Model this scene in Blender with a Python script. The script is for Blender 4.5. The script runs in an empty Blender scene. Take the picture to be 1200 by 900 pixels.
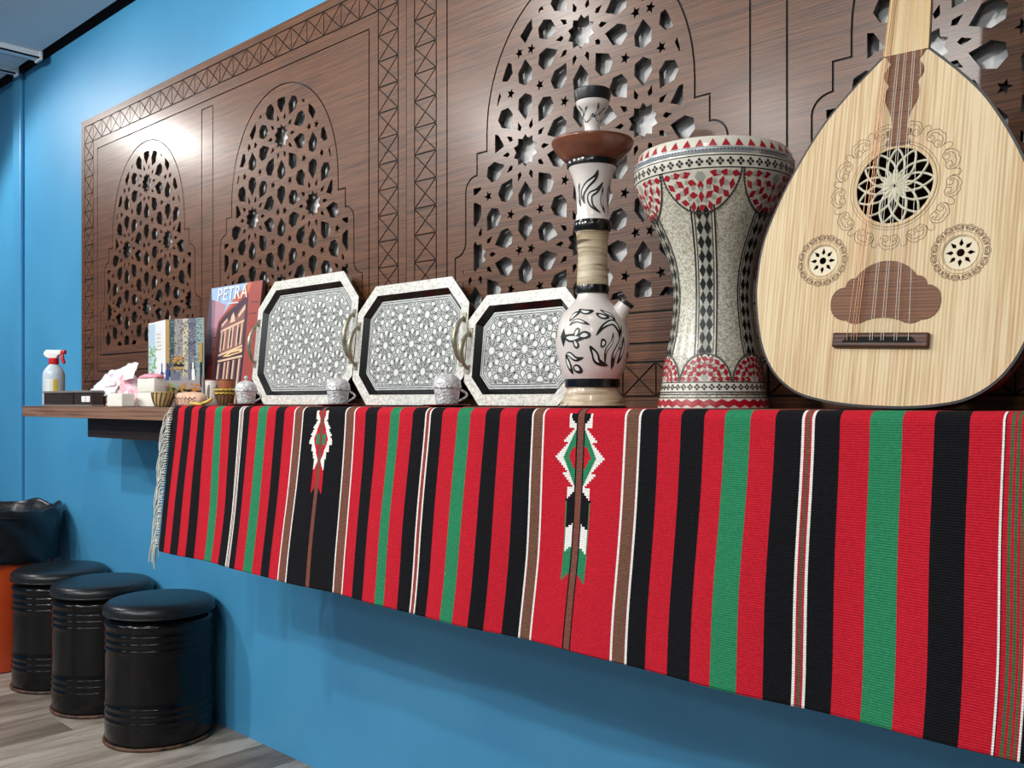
import bpy, bmesh, math, random
from mathutils import Vector, Matrix, noise
random.seed(7)
PI = math.pi
scene = bpy.context.scene
C = scene.collection

# ------------------------------------------------------------------ camera
CAM_Z = 1.06
cam_data = bpy.data.cameras.new('camera')
cam_data.sensor_fit = 'HORIZONTAL'
cam_data.sensor_width = 36.0
cam_data.lens = 36.0 * 1113.0 / 1200.0
cam_data.shift_y = 20.0 / 1200.0
cam_data.clip_start = 0.02
cam = bpy.data.objects.new('camera', cam_data)
cam.location = (0.0, -1.585, CAM_Z)
cam.rotation_euler = (PI / 2, 0.0, math.radians(90 - 46.1846))
C.objects.link(cam)
scene.camera = cam

# ------------------------------------------------------------------ world, lights, exposure
world = bpy.data.worlds.new('world')
world.use_nodes = True
world.node_tree.nodes['Background'].inputs[0].default_value = (0.75, 0.86, 1.0, 1)
world.node_tree.nodes['Background'].inputs[1].default_value = 0.05
scene.world = world
scene.view_settings.view_transform = 'Standard'
scene.view_settings.look = 'None'
scene.view_settings.gamma = 1.0
scene.view_settings.use_curve_mapping = False
scene.view_settings.exposure = -0.12

def spot(name, loc, target, energy, size_deg=110, blend=0.35, radius=0.045, col=(1.0, 0.97, 0.93)):
    l = bpy.data.lights.new(name, 'SPOT')
    l.energy = energy
    l.spot_size = math.radians(size_deg)
    l.spot_blend = blend
    l.shadow_soft_size = radius
    l.color = col
    o = bpy.data.objects.new(name, l)
    o.location = loc
    d = Vector(target) - Vector(loc)
    o.rotation_euler = d.to_track_quat('-Z', 'Y').to_euler()
    C.objects.link(o)
    return o

LIGHTS = [  # ceiling downlights of the room
    ((-5.0, -0.95, 2.50), (-3.9, -0.3, 0.9), 62),
    ((-3.5, -2.20, 2.50), (-3.0, -0.2, 1.1), 100),
    ((-1.4, -2.75, 2.50), (-1.2, -0.1, 1.3), 105),
    ((0.7, -2.60, 2.50), (-0.3, -0.1, 1.0), 26),
    ((-2.5, -3.10, 2.50), (-2.3, -0.1, 1.3), 90),
    ((-2.3, -1.25, 2.50), (-2.2, -0.1, 0.8), 34),
    ((-0.5, -1.25, 2.50), (-0.6, -0.1, 0.9), 14),
]
for i, (lo, ta, en) in enumerate(LIGHTS):
    spot('ceiling_spotlight', lo, ta, en)

def area(name, loc, sx, sy, energy, col=(0.92, 0.96, 1.0)):
    l = bpy.data.lights.new(name, 'AREA')
    l.shape = 'RECTANGLE'
    l.size = sx
    l.size_y = sy
    l.energy = energy
    l.color = col
    o = bpy.data.objects.new(name, l)
    o.location = loc
    C.objects.link(o)
    return o
for ay in (-3.2, -4.8, -6.4):
    for ax in (-4.6, -2.1, 0.4):
        area('added_fill_light', (ax, ay, 2.53), 1.2, 0.6, 18)  # unseen soft lights, added to fill the wall and lattice from the front

# ------------------------------------------------------------------ mesh helpers
class MB:
    def __init__(self):
        self.v = []
        self.f = []
        self.m = []
    def add(self, vs, fs, mi=0):
        o = len(self.v)
        self.v += [tuple(p) for p in vs]
        self.f += [tuple(i + o for i in f) for f in fs]
        self.m += [mi] * len(fs)
        return self
    def box(self, x0, x1, y0, y1, z0, z1, mi=0):
        vs = [(x0, y0, z0), (x1, y0, z0), (x1, y1, z0), (x0, y1, z0), (x0, y0, z1), (x1, y0, z1), (x1, y1, z1), (x0, y1, z1)]
        return self.add(vs, [(0, 3, 2, 1), (4, 5, 6, 7), (0, 1, 5, 4), (1, 2, 6, 5), (2, 3, 7, 6), (3, 0, 4, 7)], mi)
    def lathe(self, prof, seg=48, c=(0, 0, 0), mi=0, cap=True):
        n = len(prof)
        vs = []
        for r, z in prof:
            for k in range(seg):
                a = 2 * PI * k / seg
                vs.append((c[0] + r * math.cos(a), c[1] + r * math.sin(a), c[2] + z))
        fs = []
        for i in range(n - 1):
            for k in range(seg):
                k2 = (k + 1) % seg
                fs.append((i * seg + k, i * seg + k2, (i + 1) * seg + k2, (i + 1) * seg + k))
        if cap:
            if prof[0][0] > 1e-6:
                fs.append(tuple(reversed(range(seg))))
            if prof[-1][0] > 1e-6:
                fs.append(tuple((n - 1) * seg + k for k in range(seg)))
        return self.add(vs, fs, mi)
    def tube(self, pts, r, seg=8, mi=0, closed=False):
        pts = [Vector(p) for p in pts]
        n = len(pts)
        rs = r if isinstance(r, (list, tuple)) else [r] * n
        vs = []
        prev = None
        for i, p in enumerate(pts):
            if closed:
                t = pts[(i + 1) % n] - pts[i - 1]
            else:
                t = pts[min(i + 1, n - 1)] - pts[max(i - 1, 0)]
            if t.length < 1e-9:
                t = Vector((0, 0, 1))
            t.normalize()
            if prev is None:
                a = Vector((0, 0, 1)) if abs(t.z) < 0.9 else Vector((1, 0, 0))
                u = t.cross(a).normalized()
            else:
                u = (prev - t * prev.dot(t))
                u = u.normalized() if u.length > 1e-6 else t.orthogonal().normalized()
            prev = u
            w = t.cross(u)
            for k in range(seg):
                a = 2 * PI * k / seg
                vs.append(p + (u * math.cos(a) + w * math.sin(a)) * rs[i])
        fs = []
        m = n if closed else n - 1
        for i in range(m):
            j = (i + 1) % n
            for k in range(seg):
                k2 = (k + 1) % seg
                fs.append((i * seg + k, i * seg + k2, j * seg + k2, j * seg + k))
        if not closed:
            fs.append(tuple(reversed(range(seg))))
            fs.append(tuple((n - 1) * seg + k for k in range(seg)))
        return self.add(vs, fs, mi)
    def prism(self, poly, y0, y1, mi=0):
        """poly in (x, z); extruded from y0 (front, nearer the viewer) to y1"""
        n = len(poly)
        if sum(poly[i][0] * poly[(i + 1) % n][1] - poly[(i + 1) % n][0] * poly[i][1] for i in range(n)) < 0:
            poly = poly[::-1]
        vs = [(x, y0, z) for x, z in poly] + [(x, y1, z) for x, z in poly]
        fs = [tuple(range(n)), tuple(reversed(range(n, 2 * n)))]
        for i in range(n):
            j = (i + 1) % n
            fs.append((j, i, i + n, j + n))
        return self.add(vs, fs, mi)
    def flat(self, poly, y, mi=0):
        n = len(poly)
        if sum(poly[i][0] * poly[(i + 1) % n][1] - poly[(i + 1) % n][0] * poly[i][1] for i in range(n)) < 0:
            poly = poly[::-1]
        return self.add([(x, y, z) for x, z in poly], [tuple(range(n))], mi)
    def ribbon(self, pts, w, y, mi=0, closed=False):
        n = len(pts)
        ws = w if isinstance(w, (list, tuple)) else [w] * n
        vs = []
        for i in range(n):
            if closed:
                a, b = pts[i - 1], pts[(i + 1) % n]
            else:
                a, b = pts[max(i - 1, 0)], pts[min(i + 1, n - 1)]
            dx, dz = b[0] - a[0], b[1] - a[1]
            l = math.hypot(dx, dz) or 1
            nx, nz = -dz / l * ws[i] / 2, dx / l * ws[i] / 2
            vs += [(pts[i][0] + nx, y, pts[i][1] + nz), (pts[i][0] - nx, y, pts[i][1] - nz)]
        m = n if closed else n - 1
        fs = [(2 * i + 1, 2 * ((i + 1) % n) + 1, 2 * ((i + 1) % n), 2 * i) for i in range(m)]
        return self.add(vs, fs, mi)
    def xf(self, M):
        self.v = [tuple(M @ Vector(p)) for p in self.v]
        return self

def obj(name, mb, mat, parent=None, smooth=35, bevel=0, bseg=2, loc=None):
    me = bpy.data.meshes.new(name)
    me.from_pydata(mb.v, [], mb.f)
    mats = mat if isinstance(mat, (list, tuple)) else [mat]
    for m in mats:
        me.materials.append(m)
    if len(mats) > 1:
        me.polygons.foreach_set('material_index', mb.m)
    if bevel > 0:
        bm = bmesh.new()
        bm.from_mesh(me)
        bmesh.ops.bevel(bm, geom=[e for e in bm.edges if len(e.link_faces) == 2 and e.calc_face_angle(0) > 0.6], offset=bevel,
                        segments=bseg, affect='EDGES', profile=0.5, clamp_overlap=True)
        bm.to_mesh(me)
        bm.free()
    if smooth:
        me.polygons.foreach_set('use_smooth', [True] * len(me.polygons))
        me.set_sharp_from_angle(angle=math.radians(smooth))
    me.update()
    o = bpy.data.objects.new(name, me)
    C.objects.link(o)
    if parent:
        o.parent = parent
    if loc:
        o.location = loc
    return o

def tag(o, label=None, cat=None, group=None, kind=None):
    if label: o['label'] = label
    if cat: o['category'] = cat
    if group: o['group'] = group
    if kind: o['kind'] = kind
    return o

def thing(name, label, cat, loc=(0, 0, 0), rot=(0, 0, 0), group=None, kind=None):
    o = bpy.data.objects.new(name, None)
    o.empty_display_size = 0.05
    C.objects.link(o)
    o.location = loc
    o.rotation_euler = rot
    return tag(o, label, cat, group, kind)

def dup(o, parent=None):
    c = o.copy()
    C.objects.link(c)
    c.parent = parent
    for ch in list(o.children):
        dup(ch, c)
    return c

def offset(poly, d):
    """inset a ccw polygon by d (d<0 grows it), mitred"""
    n = len(poly)
    area = sum(poly[i][0] * poly[(i + 1) % n][1] - poly[(i + 1) % n][0] * poly[i][1] for i in range(n))
    if area < 0:
        poly = poly[::-1]
    out = []
    for i in range(n):
        p0, p1, p2 = poly[i - 1], poly[i], poly[(i + 1) % n]
        a = Vector((p1[0] - p0[0], p1[1] - p0[1]))
        b = Vector((p2[0] - p1[0], p2[1] - p1[1]))
        if a.length < 1e-9 or b.length < 1e-9:
            continue
        a.normalize()
        b.normalize()
        na, nb = Vector((-a.y, a.x)), Vector((-b.y, b.x))
        m = na + nb
        if m.length < 1e-6:
            m = na
        m.normalize()
        k = d / max(0.3, m.dot(na))
        out.append((p1[0] + m.x * k, p1[1] + m.y * k))
    return out

def rect(x0, x1, z0, z1):
    return [(x0, z0), (x1, z0), (x1, z1), (x0, z1)]

def fill2d(loops, y0, y1):
    """solid of the even-odd fill of nested (x, z) loops, from y0 (front) back to y1"""
    cu = bpy.data.curves.new('fill', 'CURVE')
    cu.dimensions = '2D'
    cu.fill_mode = 'BOTH'
    cu.extrude = abs(y1 - y0) / 2
    for lp in loops:
        s = cu.splines.new('POLY')
        s.points.add(len(lp) - 1)
        for i, p in enumerate(lp):
            s.points[i].co = (p[0], p[1], 0, 1)
        s.use_cyclic_u = True
    o = bpy.data.objects.new('fill', cu)
    C.objects.link(o)
    dg = bpy.context.evaluated_depsgraph_get()
    me = bpy.data.meshes.new_from_object(o.evaluated_get(dg))
    mb = MB()
    yc = (y0 + y1) / 2
    mb.add([(v.co.x, yc - v.co.z, v.co.y) for v in me.vertices], [tuple(p.vertices) for p in me.polygons])
    bpy.data.objects.remove(o)
    bpy.data.curves.remove(cu)
    bpy.data.meshes.remove(me)
    return mb

def bez(p0, p1, p2, p3, n=12):
    out = []
    for i in range(n + 1):
        t = i / n
        u = 1 - t
        out.append(tuple(u**3 * a + 3 * u * u * t * b + 3 * u * t * t * c + t**3 * d for a, b, c, d in zip(p0, p1, p2, p3)))
    return out

def smooth_closed(pts, n=6):
    """Catmull-Rom through a closed list of 2-D points"""
    out = []
    m = len(pts)
    for i in range(m):
        p0, p1, p2, p3 = pts[i - 1], pts[i], pts[(i + 1) % m], pts[(i + 2) % m]
        for k in range(n):
            t = k / n
            out.append(tuple(0.5 * (2 * b + (c - a) * t + (2 * a - 5 * b + 4 * c - d) * t * t + (3 * b - a - 3 * c + d) * t**3)
                             for a, b, c, d in zip(p0, p1, p2, p3)))
    return out

def smooth_open(pts, n=6):
    out = []
    m = len(pts)
    for i in range(m - 1):
        p0, p1, p2, p3 = pts[max(i - 1, 0)], pts[i], pts[i + 1], pts[min(i + 2, m - 1)]
        for k in range(n):
            t = k / n
            out.append(tuple(0.5 * (2 * b + (c - a) * t + (2 * a - 5 * b + 4 * c - d) * t * t + (3 * b - a - 3 * c + d) * t**3)
                             for a, b, c, d in zip(p0, p1, p2, p3)))
    out.append(tuple(pts[-1]))
    return out

# ------------------------------------------------------------------ materials
def srgb(r, g, b):
    f = lambda c: (c / 255) / 12.92 if c / 255 <= 0.04045 else ((c / 255 + 0.055) / 1.055) ** 2.4
    return (f(r), f(g), f(b), 1)

def mat(name, col, rough=0.5, metal=0.0, spec=None, coat=0.0):
    m = bpy.data.materials.new(name)
    m.use_nodes = True
    b = m.node_tree.nodes['Principled BSDF']
    b.inputs['Base Color'].default_value = col
    b.inputs['Roughness'].default_value = rough
    b.inputs['Metallic'].default_value = metal
    if spec is not None:
        b.inputs['Specular IOR Level'].default_value = spec
    if coat:
        b.inputs['Coat Weight'].default_value = coat
        b.inputs['Coat Roughness'].default_value = 0.12
    return m

def N(m, t, **kw):
    n = m.node_tree.nodes.new(t)
    for k, v in kw.items():
        if k in n.inputs:
            n.inputs[k].default_value = v
        else:
            setattr(n, k, v)
    return n

def L(m, a, b):
    m.node_tree.links.new(a, b)

def coords(m, scale=(1, 1, 1), which='Object'):
    tc = N(m, 'ShaderNodeTexCoord')
    mp = N(m, 'ShaderNodeMapping')
    mp.inputs['Scale'].default_value = scale
    L(m, tc.outputs[which], mp.inputs['Vector'])
    return mp.outputs['Vector']

def ramp(m, fac, stops):
    r = N(m, 'ShaderNodeValToRGB')
    e = r.color_ramp.elements
    while len(e) < len(stops):
        e.new(0.5)
    for i, (p, c) in enumerate(stops):
        e[i].position = p
        e[i].color = c
    L(m, fac, r.inputs['Fac'])
    return r.outputs['Color']

def bsdf(m):
    return m.node_tree.nodes['Principled BSDF']

def add_bump(m, height, strength=0.2, dist=0.002, prev=None):
    b = N(m, 'ShaderNodeBump')
    b.inputs['Strength'].default_value = strength
    b.inputs['Distance'].default_value = dist
    L(m, height, b.inputs['Height'])
    if prev is not None:
        L(m, prev, b.inputs['Normal'])
    L(m, b.outputs['Normal'], bsdf(m).inputs['Normal'])
    return b.outputs['Normal']

def noise_mat(name, stops, scale=(1, 1, 1), nscale=20, detail=4, rough=0.5, bump=0.0, bdist=0.001, metal=0, coat=0, dist=0.0):
    m = mat(name, stops[0][1], rough, metal, coat=coat)
    v = coords(m, scale)
    n = N(m, 'ShaderNodeTexNoise', Scale=nscale, Detail=detail, Distortion=dist)
    L(m, v, n.inputs['Vector'])
    L(m, ramp(m, n.outputs['Fac'], stops), bsdf(m).inputs['Base Color'])
    if bump:
        add_bump(m, n.outputs['Fac'], bump, bdist)
    return m

def wood(name, dark, light, scale=(1.2, 14, 14), rough=0.4, bump=0.3, bdist=0.002, coat=0.0, fine=1.0, wave=0.35, coat_rough=0.12, wdist=5.0):
    m = mat(name, dark, rough, coat=coat)
    m.node_tree.nodes['Principled BSDF'].inputs['Coat Roughness'].default_value = coat_rough
    m.node_tree.nodes['Principled BSDF'].inputs['Specular IOR Level'].default_value = 0.3
    v = coords(m, scale)
    n1 = N(m, 'ShaderNodeTexNoise', Scale=2.2, Detail=3, Distortion=0.6)
    L(m, v, n1.inputs['Vector'])
    wv = N(m, 'ShaderNodeTexWave', Scale=1.1, Distortion=wdist, Detail=3.0)
    wv.bands_direction = 'Z'
    wv.inputs['Detail Scale'].default_value = 1.2
    L(m, v, wv.inputs['Vector'])
    v2 = coords(m, tuple(s * f for s, f in zip(scale, (3.0 * fine, 9.0 * fine, 9.0 * fine))))
    n2 = N(m, 'ShaderNodeTexNoise', Scale=2.0, Detail=4)
    L(m, v2, n2.inputs['Vector'])
    mx = N(m, 'ShaderNodeMath', operation='MULTIPLY_ADD')
    L(m, wv.outputs['Fac'], mx.inputs[0])
    mx.inputs[1].default_value = wave
    L(m, n1.outputs['Fac'], mx.inputs[2])
    mx2 = N(m, 'ShaderNodeMath', operation='MULTIPLY_ADD')
    L(m, n2.outputs['Fac'], mx2.inputs[0])
    mx2.inputs[1].default_value = 0.45
    L(m, mx.outputs[0], mx2.inputs[2])
    L(m, ramp(m, mx2.outputs[0], [(0.52, dark), (1.22, light)]), bsdf(m).inputs['Base Color'])
    if bump:
        add_bump(m, mx2.outputs[0], bump, bdist)
    return m

M = {}
def blue_paint():
    m = mat('blue_paint', srgb(76, 154, 200), 0.42)
    v = coords(m)
    n = N(m, 'ShaderNodeTexNoise', Scale=3.0, Detail=3)
    L(m, v, n.inputs['Vector'])
    L(m, ramp(m, n.outputs['Fac'], [(0.3, srgb(70, 150, 198)), (0.7, srgb(78, 160, 206))]), bsdf(m).inputs['Base Color'])
    n2 = N(m, 'ShaderNodeTexNoise', Scale=180.0, Detail=2)
    L(m, v, n2.inputs['Vector'])
    add_bump(m, n2.outputs['Fac'], 0.08, 0.001)
    return m
M['blue'] = blue_paint()
M['white_wall'] = mat('white_wall_paint', srgb(176, 178, 178), 0.8)
M['ceiling'] = noise_mat('ceiling_board', [(0.3, srgb(205, 210, 216)), (0.7, srgb(214, 218, 222))], nscale=2, rough=0.6)
M['rail_white'] = mat('white_rail_paint', srgb(225, 228, 230), 0.4)
M['gap_black'] = mat('dark_void', srgb(22, 24, 28), 0.8)
M['panel_wood'] = wood('dark_walnut_panel', srgb(56, 33, 19), srgb(108, 69, 43), scale=(2.2, 50, 50), rough=0.45, bump=0.6, bdist=0.0010, wave=0.20, coat=0.34, coat_rough=0.24, wdist=9.0)
M['panel_core'] = wood('dark_board_core', srgb(12, 9, 8), srgb(20, 15, 12), scale=(2.6, 60, 60), rough=0.5, bump=0.0)
M['panel_back'] = mat('pale_grey_backing', srgb(250, 252, 252), 0.6)
M['shelf_wood'] = wood('walnut_shelf', srgb(88, 62, 50), srgb(140, 106, 86), scale=(1.2, 20, 20), rough=0.45, bump=0.15)
M['rail_wood'] = wood('black_brown_rail', srgb(34, 26, 24), srgb(54, 42, 38), scale=(1.2, 20, 20), rough=0.5, bump=0.15)

# ------------------------------------------------------------------ the room
ROOM_X0, ROOM_X1, ROOM_Y0, CEIL = -6.6, 3.2, -7.6, 2.555
def struct(name, mb, m, **kw):
    o = obj(name, mb, m, **kw)
    o['kind'] = 'structure'
    return o
wall_b = struct('wall_back', MB().box(ROOM_X0, ROOM_X1, 0.0, 0.12, 0.0, CEIL), M['blue'], smooth=0)
tag(wall_b, 'blue painted wall behind the shelf')
w = struct('wall_left', MB().box(ROOM_X0 - 0.12, ROOM_X0, ROOM_Y0, 0.12, 0.0, 2.75), M['blue'], smooth=0)
w = struct('wall_right', MB().box(ROOM_X1, ROOM_X1 + 0.12, ROOM_Y0, 0.12, 0.0, 2.75), M['white_wall'], smooth=0)
w = struct('wall_front', MB().box(ROOM_X0 - 0.12, ROOM_X1 + 0.12, ROOM_Y0 - 0.12, ROOM_Y0, 0.0, 2.75), M['white_wall'], smooth=0)
# ceiling stops short of the wall and leaves a dark slot
ceil = struct('ceiling', MB().box(ROOM_X0, ROOM_X1, ROOM_Y0, -0.05, CEIL, CEIL + 0.03), M['ceiling'], smooth=0)
tag(ceil, 'pale grey ceiling stopping short of the blue wall')
slot = struct('trim_1', MB().box(ROOM_X0, ROOM_X1, -0.10, 0.12, CEIL + 0.10, CEIL + 0.13).box(ROOM_X0, ROOM_X1, 0.004, 0.12, CEIL, CEIL + 0.10), M['gap_black'], smooth=0)
tag(slot, 'black slot between ceiling and blue wall')
pil = struct('trim_2', MB().box(-4.70, -4.60, -0.018, 0.0, 0.0, CEIL), M['blue'], smooth=0, bevel=0.006)
tag(pil, 'shallow blue vertical cover strip on the wall')
# floor: base slab and wood-look planks, each its own piece
def plank_mat():
    m = mat('grey_wood_plank', srgb(150, 140, 130), 0.45)
    oi = N(m, 'ShaderNodeObjectInfo')
    v = coords(m, (9, 0.9, 1))
    ad = N(m, 'ShaderNodeVectorMath', operation='ADD')
    L(m, v, ad.inputs[0])
    sc = N(m, 'ShaderNodeVectorMath', operation='SCALE')
    sc.inputs[0].default_value = (37.0, 11.0, 5.0)
    L(m, oi.outputs['Random'], sc.inputs['Scale'])
    L(m, sc.outputs[0], ad.inputs[1])
    n = N(m, 'ShaderNodeTexNoise', Scale=2.0, Detail=7, Roughness=0.62)
    L(m, ad.outputs[0], n.inputs['Vector'])
    n3 = N(m, 'ShaderNodeTexNoise', Scale=9.0, Detail=5)
    L(m, ad.outputs[0], n3.inputs['Vector'])
    mx = N(m, 'ShaderNodeMath', operation='MULTIPLY_ADD')
    L(m, oi.outputs['Random'], mx.inputs[0])
    mx.inputs[1].default_value = 0.30
    L(m, n.outputs['Fac'], mx.inputs[2])
    mx2 = N(m, 'ShaderNodeMath', operation='MULTIPLY_ADD')
    L(m, n3.outputs['Fac'], mx2.inputs[0])
    mx2.inputs[1].default_value = 0.25
    L(m, mx.outputs[0], mx2.inputs[2])
    L(m, ramp(m, mx2.outputs[0], [(0.48, srgb(92, 82, 74)), (0.75, srgb(138, 127, 116)), (0.98, srgb(176, 167, 156))]), bsdf(m).inputs['Base Color'])
    add_bump(m, n.outputs['Fac'], 0.12, 0.001)
    return m
M['plank'] = plank_mat()
M['floor_base'] = mat('floor_joint', srgb(92, 84, 78), 0.7)
fl = struct('floor', MB().box(ROOM_X0, ROOM_X1, ROOM_Y0, 0.12, -0.05, -0.004), M['floor_base'], smooth=0)
tag(fl, 'grey wood-look plank floor')
PW, PL = 0.184, 1.22
pm = MB().box(0.0006, PW - 0.0006, -PL + 0.0006, -0.0006, -0.006, 0.0)
plank0 = None
ix = 0
xx = -6.45
while xx < -1.0:
    off = (0.37 * ix) % 1.0 * PL
    yy = 0.0
    first = True
    while yy > -3.0:
        ln = off if first and off > 0.15 else PL
        if plank0 is None:
            plank0 = obj('plank', pm, M['plank'], fl, smooth=0)
            o = plank0
        else:
            o = bpy.data.objects.new('plank', plank0.data)
            C.objects.link(o)
            o.parent = fl
        o.location = (xx, yy, 0)
        o.scale = (1, ln / PL, 1)
        yy -= ln
        first = False
    ix += 1
    xx += PW
pb = obj('plank_field', MB().box(-1.0, ROOM_X1, ROOM_Y0, 0.0, -0.006, 0.0).box(ROOM_X0, -1.0, ROOM_Y0, -3.66, -0.006, 0.0), M['plank'], fl, smooth=0)

# white ceiling rails that end at the slot
for rx, wd in ((-4.30, 0.055), (-4.57, 0.03)):
    mb = MB()
    mb.box(rx - wd / 2, rx + wd / 2, -3.6, -0.045, CEIL - 0.028, CEIL - 0.022)
    mb.box(rx - wd / 2, rx - wd / 2 + 0.006, -3.6, -0.045, CEIL - 0.028, CEIL)
    mb.box(rx + wd / 2 - 0.006, rx + wd / 2, -3.6, -0.045, CEIL - 0.028, CEIL)
    r_ = thing('ceiling_rail', 'wide white ceiling rail nearer the lattice panels' if wd > 0.05 else 'narrow white ceiling rail in line with the blue cover strip', 'rail', (0, 0, 0), group='white rails under the ceiling')
    obj('channel', mb, M['rail_white'], r_, smooth=0)
    obj('end_cap', MB().box(rx - wd / 2 - 0.004, rx + wd / 2 + 0.004, -0.052, -0.040, CEIL - 0.034, CEIL + 0.012), M['rail_white'], r_, smooth=0, bevel=0.002)

# ------------------------------------------------------------------ carved lattice panels
SHELF_Z = 1.043
CLOTH_Z = 1.0475
LAT = 0.27
def rosette_cells(cx, cz, s=1.0, grow=0.0):
    """hole outlines of one ten-fold rosette (centre star, darts, petals); returns list of polygons"""
    out = []
    def P(r, a):
        return (cx + s * r * math.cos(a), cz + s * r * math.sin(a))
    star = []
    for k in range(10):
        star.append(P(0.0365 + grow, math.radians(18 + 36 * k)))
        star.append(P(0.0275 + grow, math.radians(36 + 36 * k)))
    out.append(star)
    for k in range(10):
        a = math.radians(36 * k)
        loc = [(0.047 - grow, 0), (0.054, 0.0062 + grow), (0.070 + grow, 0), (0.054, -0.0062 - grow)]
        out.append([(cx + s * (r * math.cos(a) - t * math.sin(a)), cz + s * (r * math.sin(a) + t * math.cos(a))) for r, t in loc])
    def petal(a, r0, flip=1):
        loc = [(0.0675 - grow, 0), (0.0945, -0.0215 - grow), (0.1165, -0.0195 - grow), (0.1265 + grow, 0), (0.1165, 0.0195 + grow), (0.0945, 0.0215 + grow)]
        if flip < 0:
            loc = [(r0 - (r - 0.097), t) for r, t in loc]
        else:
            loc = [(r0 + (r - 0.097), t) for r, t in loc]
        return [(cx + s * (r * math.cos(a) - t * math.sin(a)), cz + s * (r * math.sin(a) + t * math.cos(a))) for r, t in loc]
    for k in range(10):
        out.append(petal(math.radians(18 + 36 * k), 0.097))
    for a in (90, 270):
        out.append(petal(math.radians(a), 0.172, -1))
    for a in (0, 180, 36, 72, 108, 144):   # five-point stars; the other four belong to the neighbours
        sx, sz = cx + s * 0.141 * math.cos(math.radians(a)), cz + s * 0.141 * math.sin(math.radians(a))
        st = []
        for k in range(10):
            rr = (0.0128 + grow) if k % 2 == 0 else (0.0056 + grow * 0.6)
            b = math.radians(a + 180 + 36 * k)
            st.append((sx + s * rr * math.cos(b), sz + s * rr * math.sin(b)))
        out.append(st)
    return out

def lattice_cells(cx, cz, s, x0, x1, z0, z1, grow=0.0):
    a, b = LAT * math.cos(math.radians(54)) * s, LAT * math.sin(math.radians(54)) * s
    out = []
    for j in range(-14, 15):
        for i in range(-14, 15):
            x = cx + (2 * i + (j % 2)) * a
            z = cz + j * b
            if x0 - 0.3 * s < x < x1 + 0.3 * s and z0 - 0.3 * s < z < z1 + 0.3 * s:
                out += rosette_cells(x, z, s, grow)
    return out

def clip_convex(poly, conv):
    """Sutherland-Hodgman against a ccw convex polygon"""
    out = poly
    n = len(conv)
    for i in range(n):
        a, b = conv[i], conv[(i + 1) % n]
        ins = lambda p: (b[0] - a[0]) * (p[1] - a[1]) - (b[1] - a[1]) * (p[0] - a[0]) >= -1e-9
        src, out = out, []
        for k in range(len(src)):
            p, q = src[k - 1], src[k]
            ip, iq = ins(p), ins(q)
            if ip != iq:
                dx, dz = q[0] - p[0], q[1] - p[1]
                den = (b[0] - a[0]) * dz - (b[1] - a[1]) * dx
                t = -((b[0] - a[0]) * (p[1] - a[1]) - (b[1] - a[1]) * (p[0] - a[0])) / den
                out.append((p[0] + dx * t, p[1] + dz * t))
            if iq:
                out.append(q)
        if len(out) < 3:
            return []
    res = []
    for p in out:
        if not res or math.hypot(p[0] - res[-1][0], p[1] - res[-1][1]) > 4e-4:
            res.append(p)
    if len(res) > 2 and math.hypot(res[0][0] - res[-1][0], res[0][1] - res[-1][1]) < 4e-4:
        res.pop()
    return res if len(res) > 2 else []

def poly_area(p):
    return abs(sum(p[i][0] * p[(i + 1) % len(p)][1] - p[(i + 1) % len(p)][0] * p[i][1] for i in range(len(p)))) / 2

PANEL_W, PANEL_H = 1.99, 1.1175
GW = 0.0042          # groove width
def arch_outline(cx, ins=0.0):
    """closed ccw outline of the niche: pointed-round head, two stepped shoulders, square foot"""
    a, b, zs = 0.2785, 0.312, 0.6255
    right = [(0.385, 0.192), (0.385, 0.355)]
    right += [(0.385 - 0.036 * math.sin(t), 0.355 + 0.034 * (1 - math.cos(t))) for t in [PI / 2 * k / 6 for k in range(1, 7)]]
    right += [(0.349, 0.505)]
    right += [(0.349 - 0.038 * (1 - math.cos(t)), 0.505 + 0.034 * math.sin(t)) for t in [PI / 2 * k / 6 for k in range(1, 7)]]
    right += [(0.311, 0.589), (a, 0.589), (a, zs)]
    for k in range(1, 17):
        t = PI / 2 * k / 16
        right.append((a * math.cos(t) ** 0.96, zs + b * math.sin(t)))
    pts = [(cx + x, z) for x, z in right] + [(cx - x, z) for x, z in reversed(right[:-1])]
    return offset(pts, ins) if ins else pts

def arch_convex_pieces(cx, ins=0.026):
    a, b, zs = 0.2785 - ins, 0.312 - ins * 1.4, 0.6255
    head = [(cx + a * math.cos(t), zs + b * math.sin(t)) for t in [PI * k / 24 for k in range(25)]]
    foot = 0.192 + 0.030
    return [
        [(cx - a, foot)] + [(cx + a, foot)] + head,
        rect(cx - 0.311 + ins, cx + 0.311 - ins, foot, 0.566),
        rect(cx - 0.349 + ins, cx + 0.349 - ins, foot, 0.510),
        rect(cx - 0.385 + ins, cx + 0.385 - ins, foot, 0.350),
    ]

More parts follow.
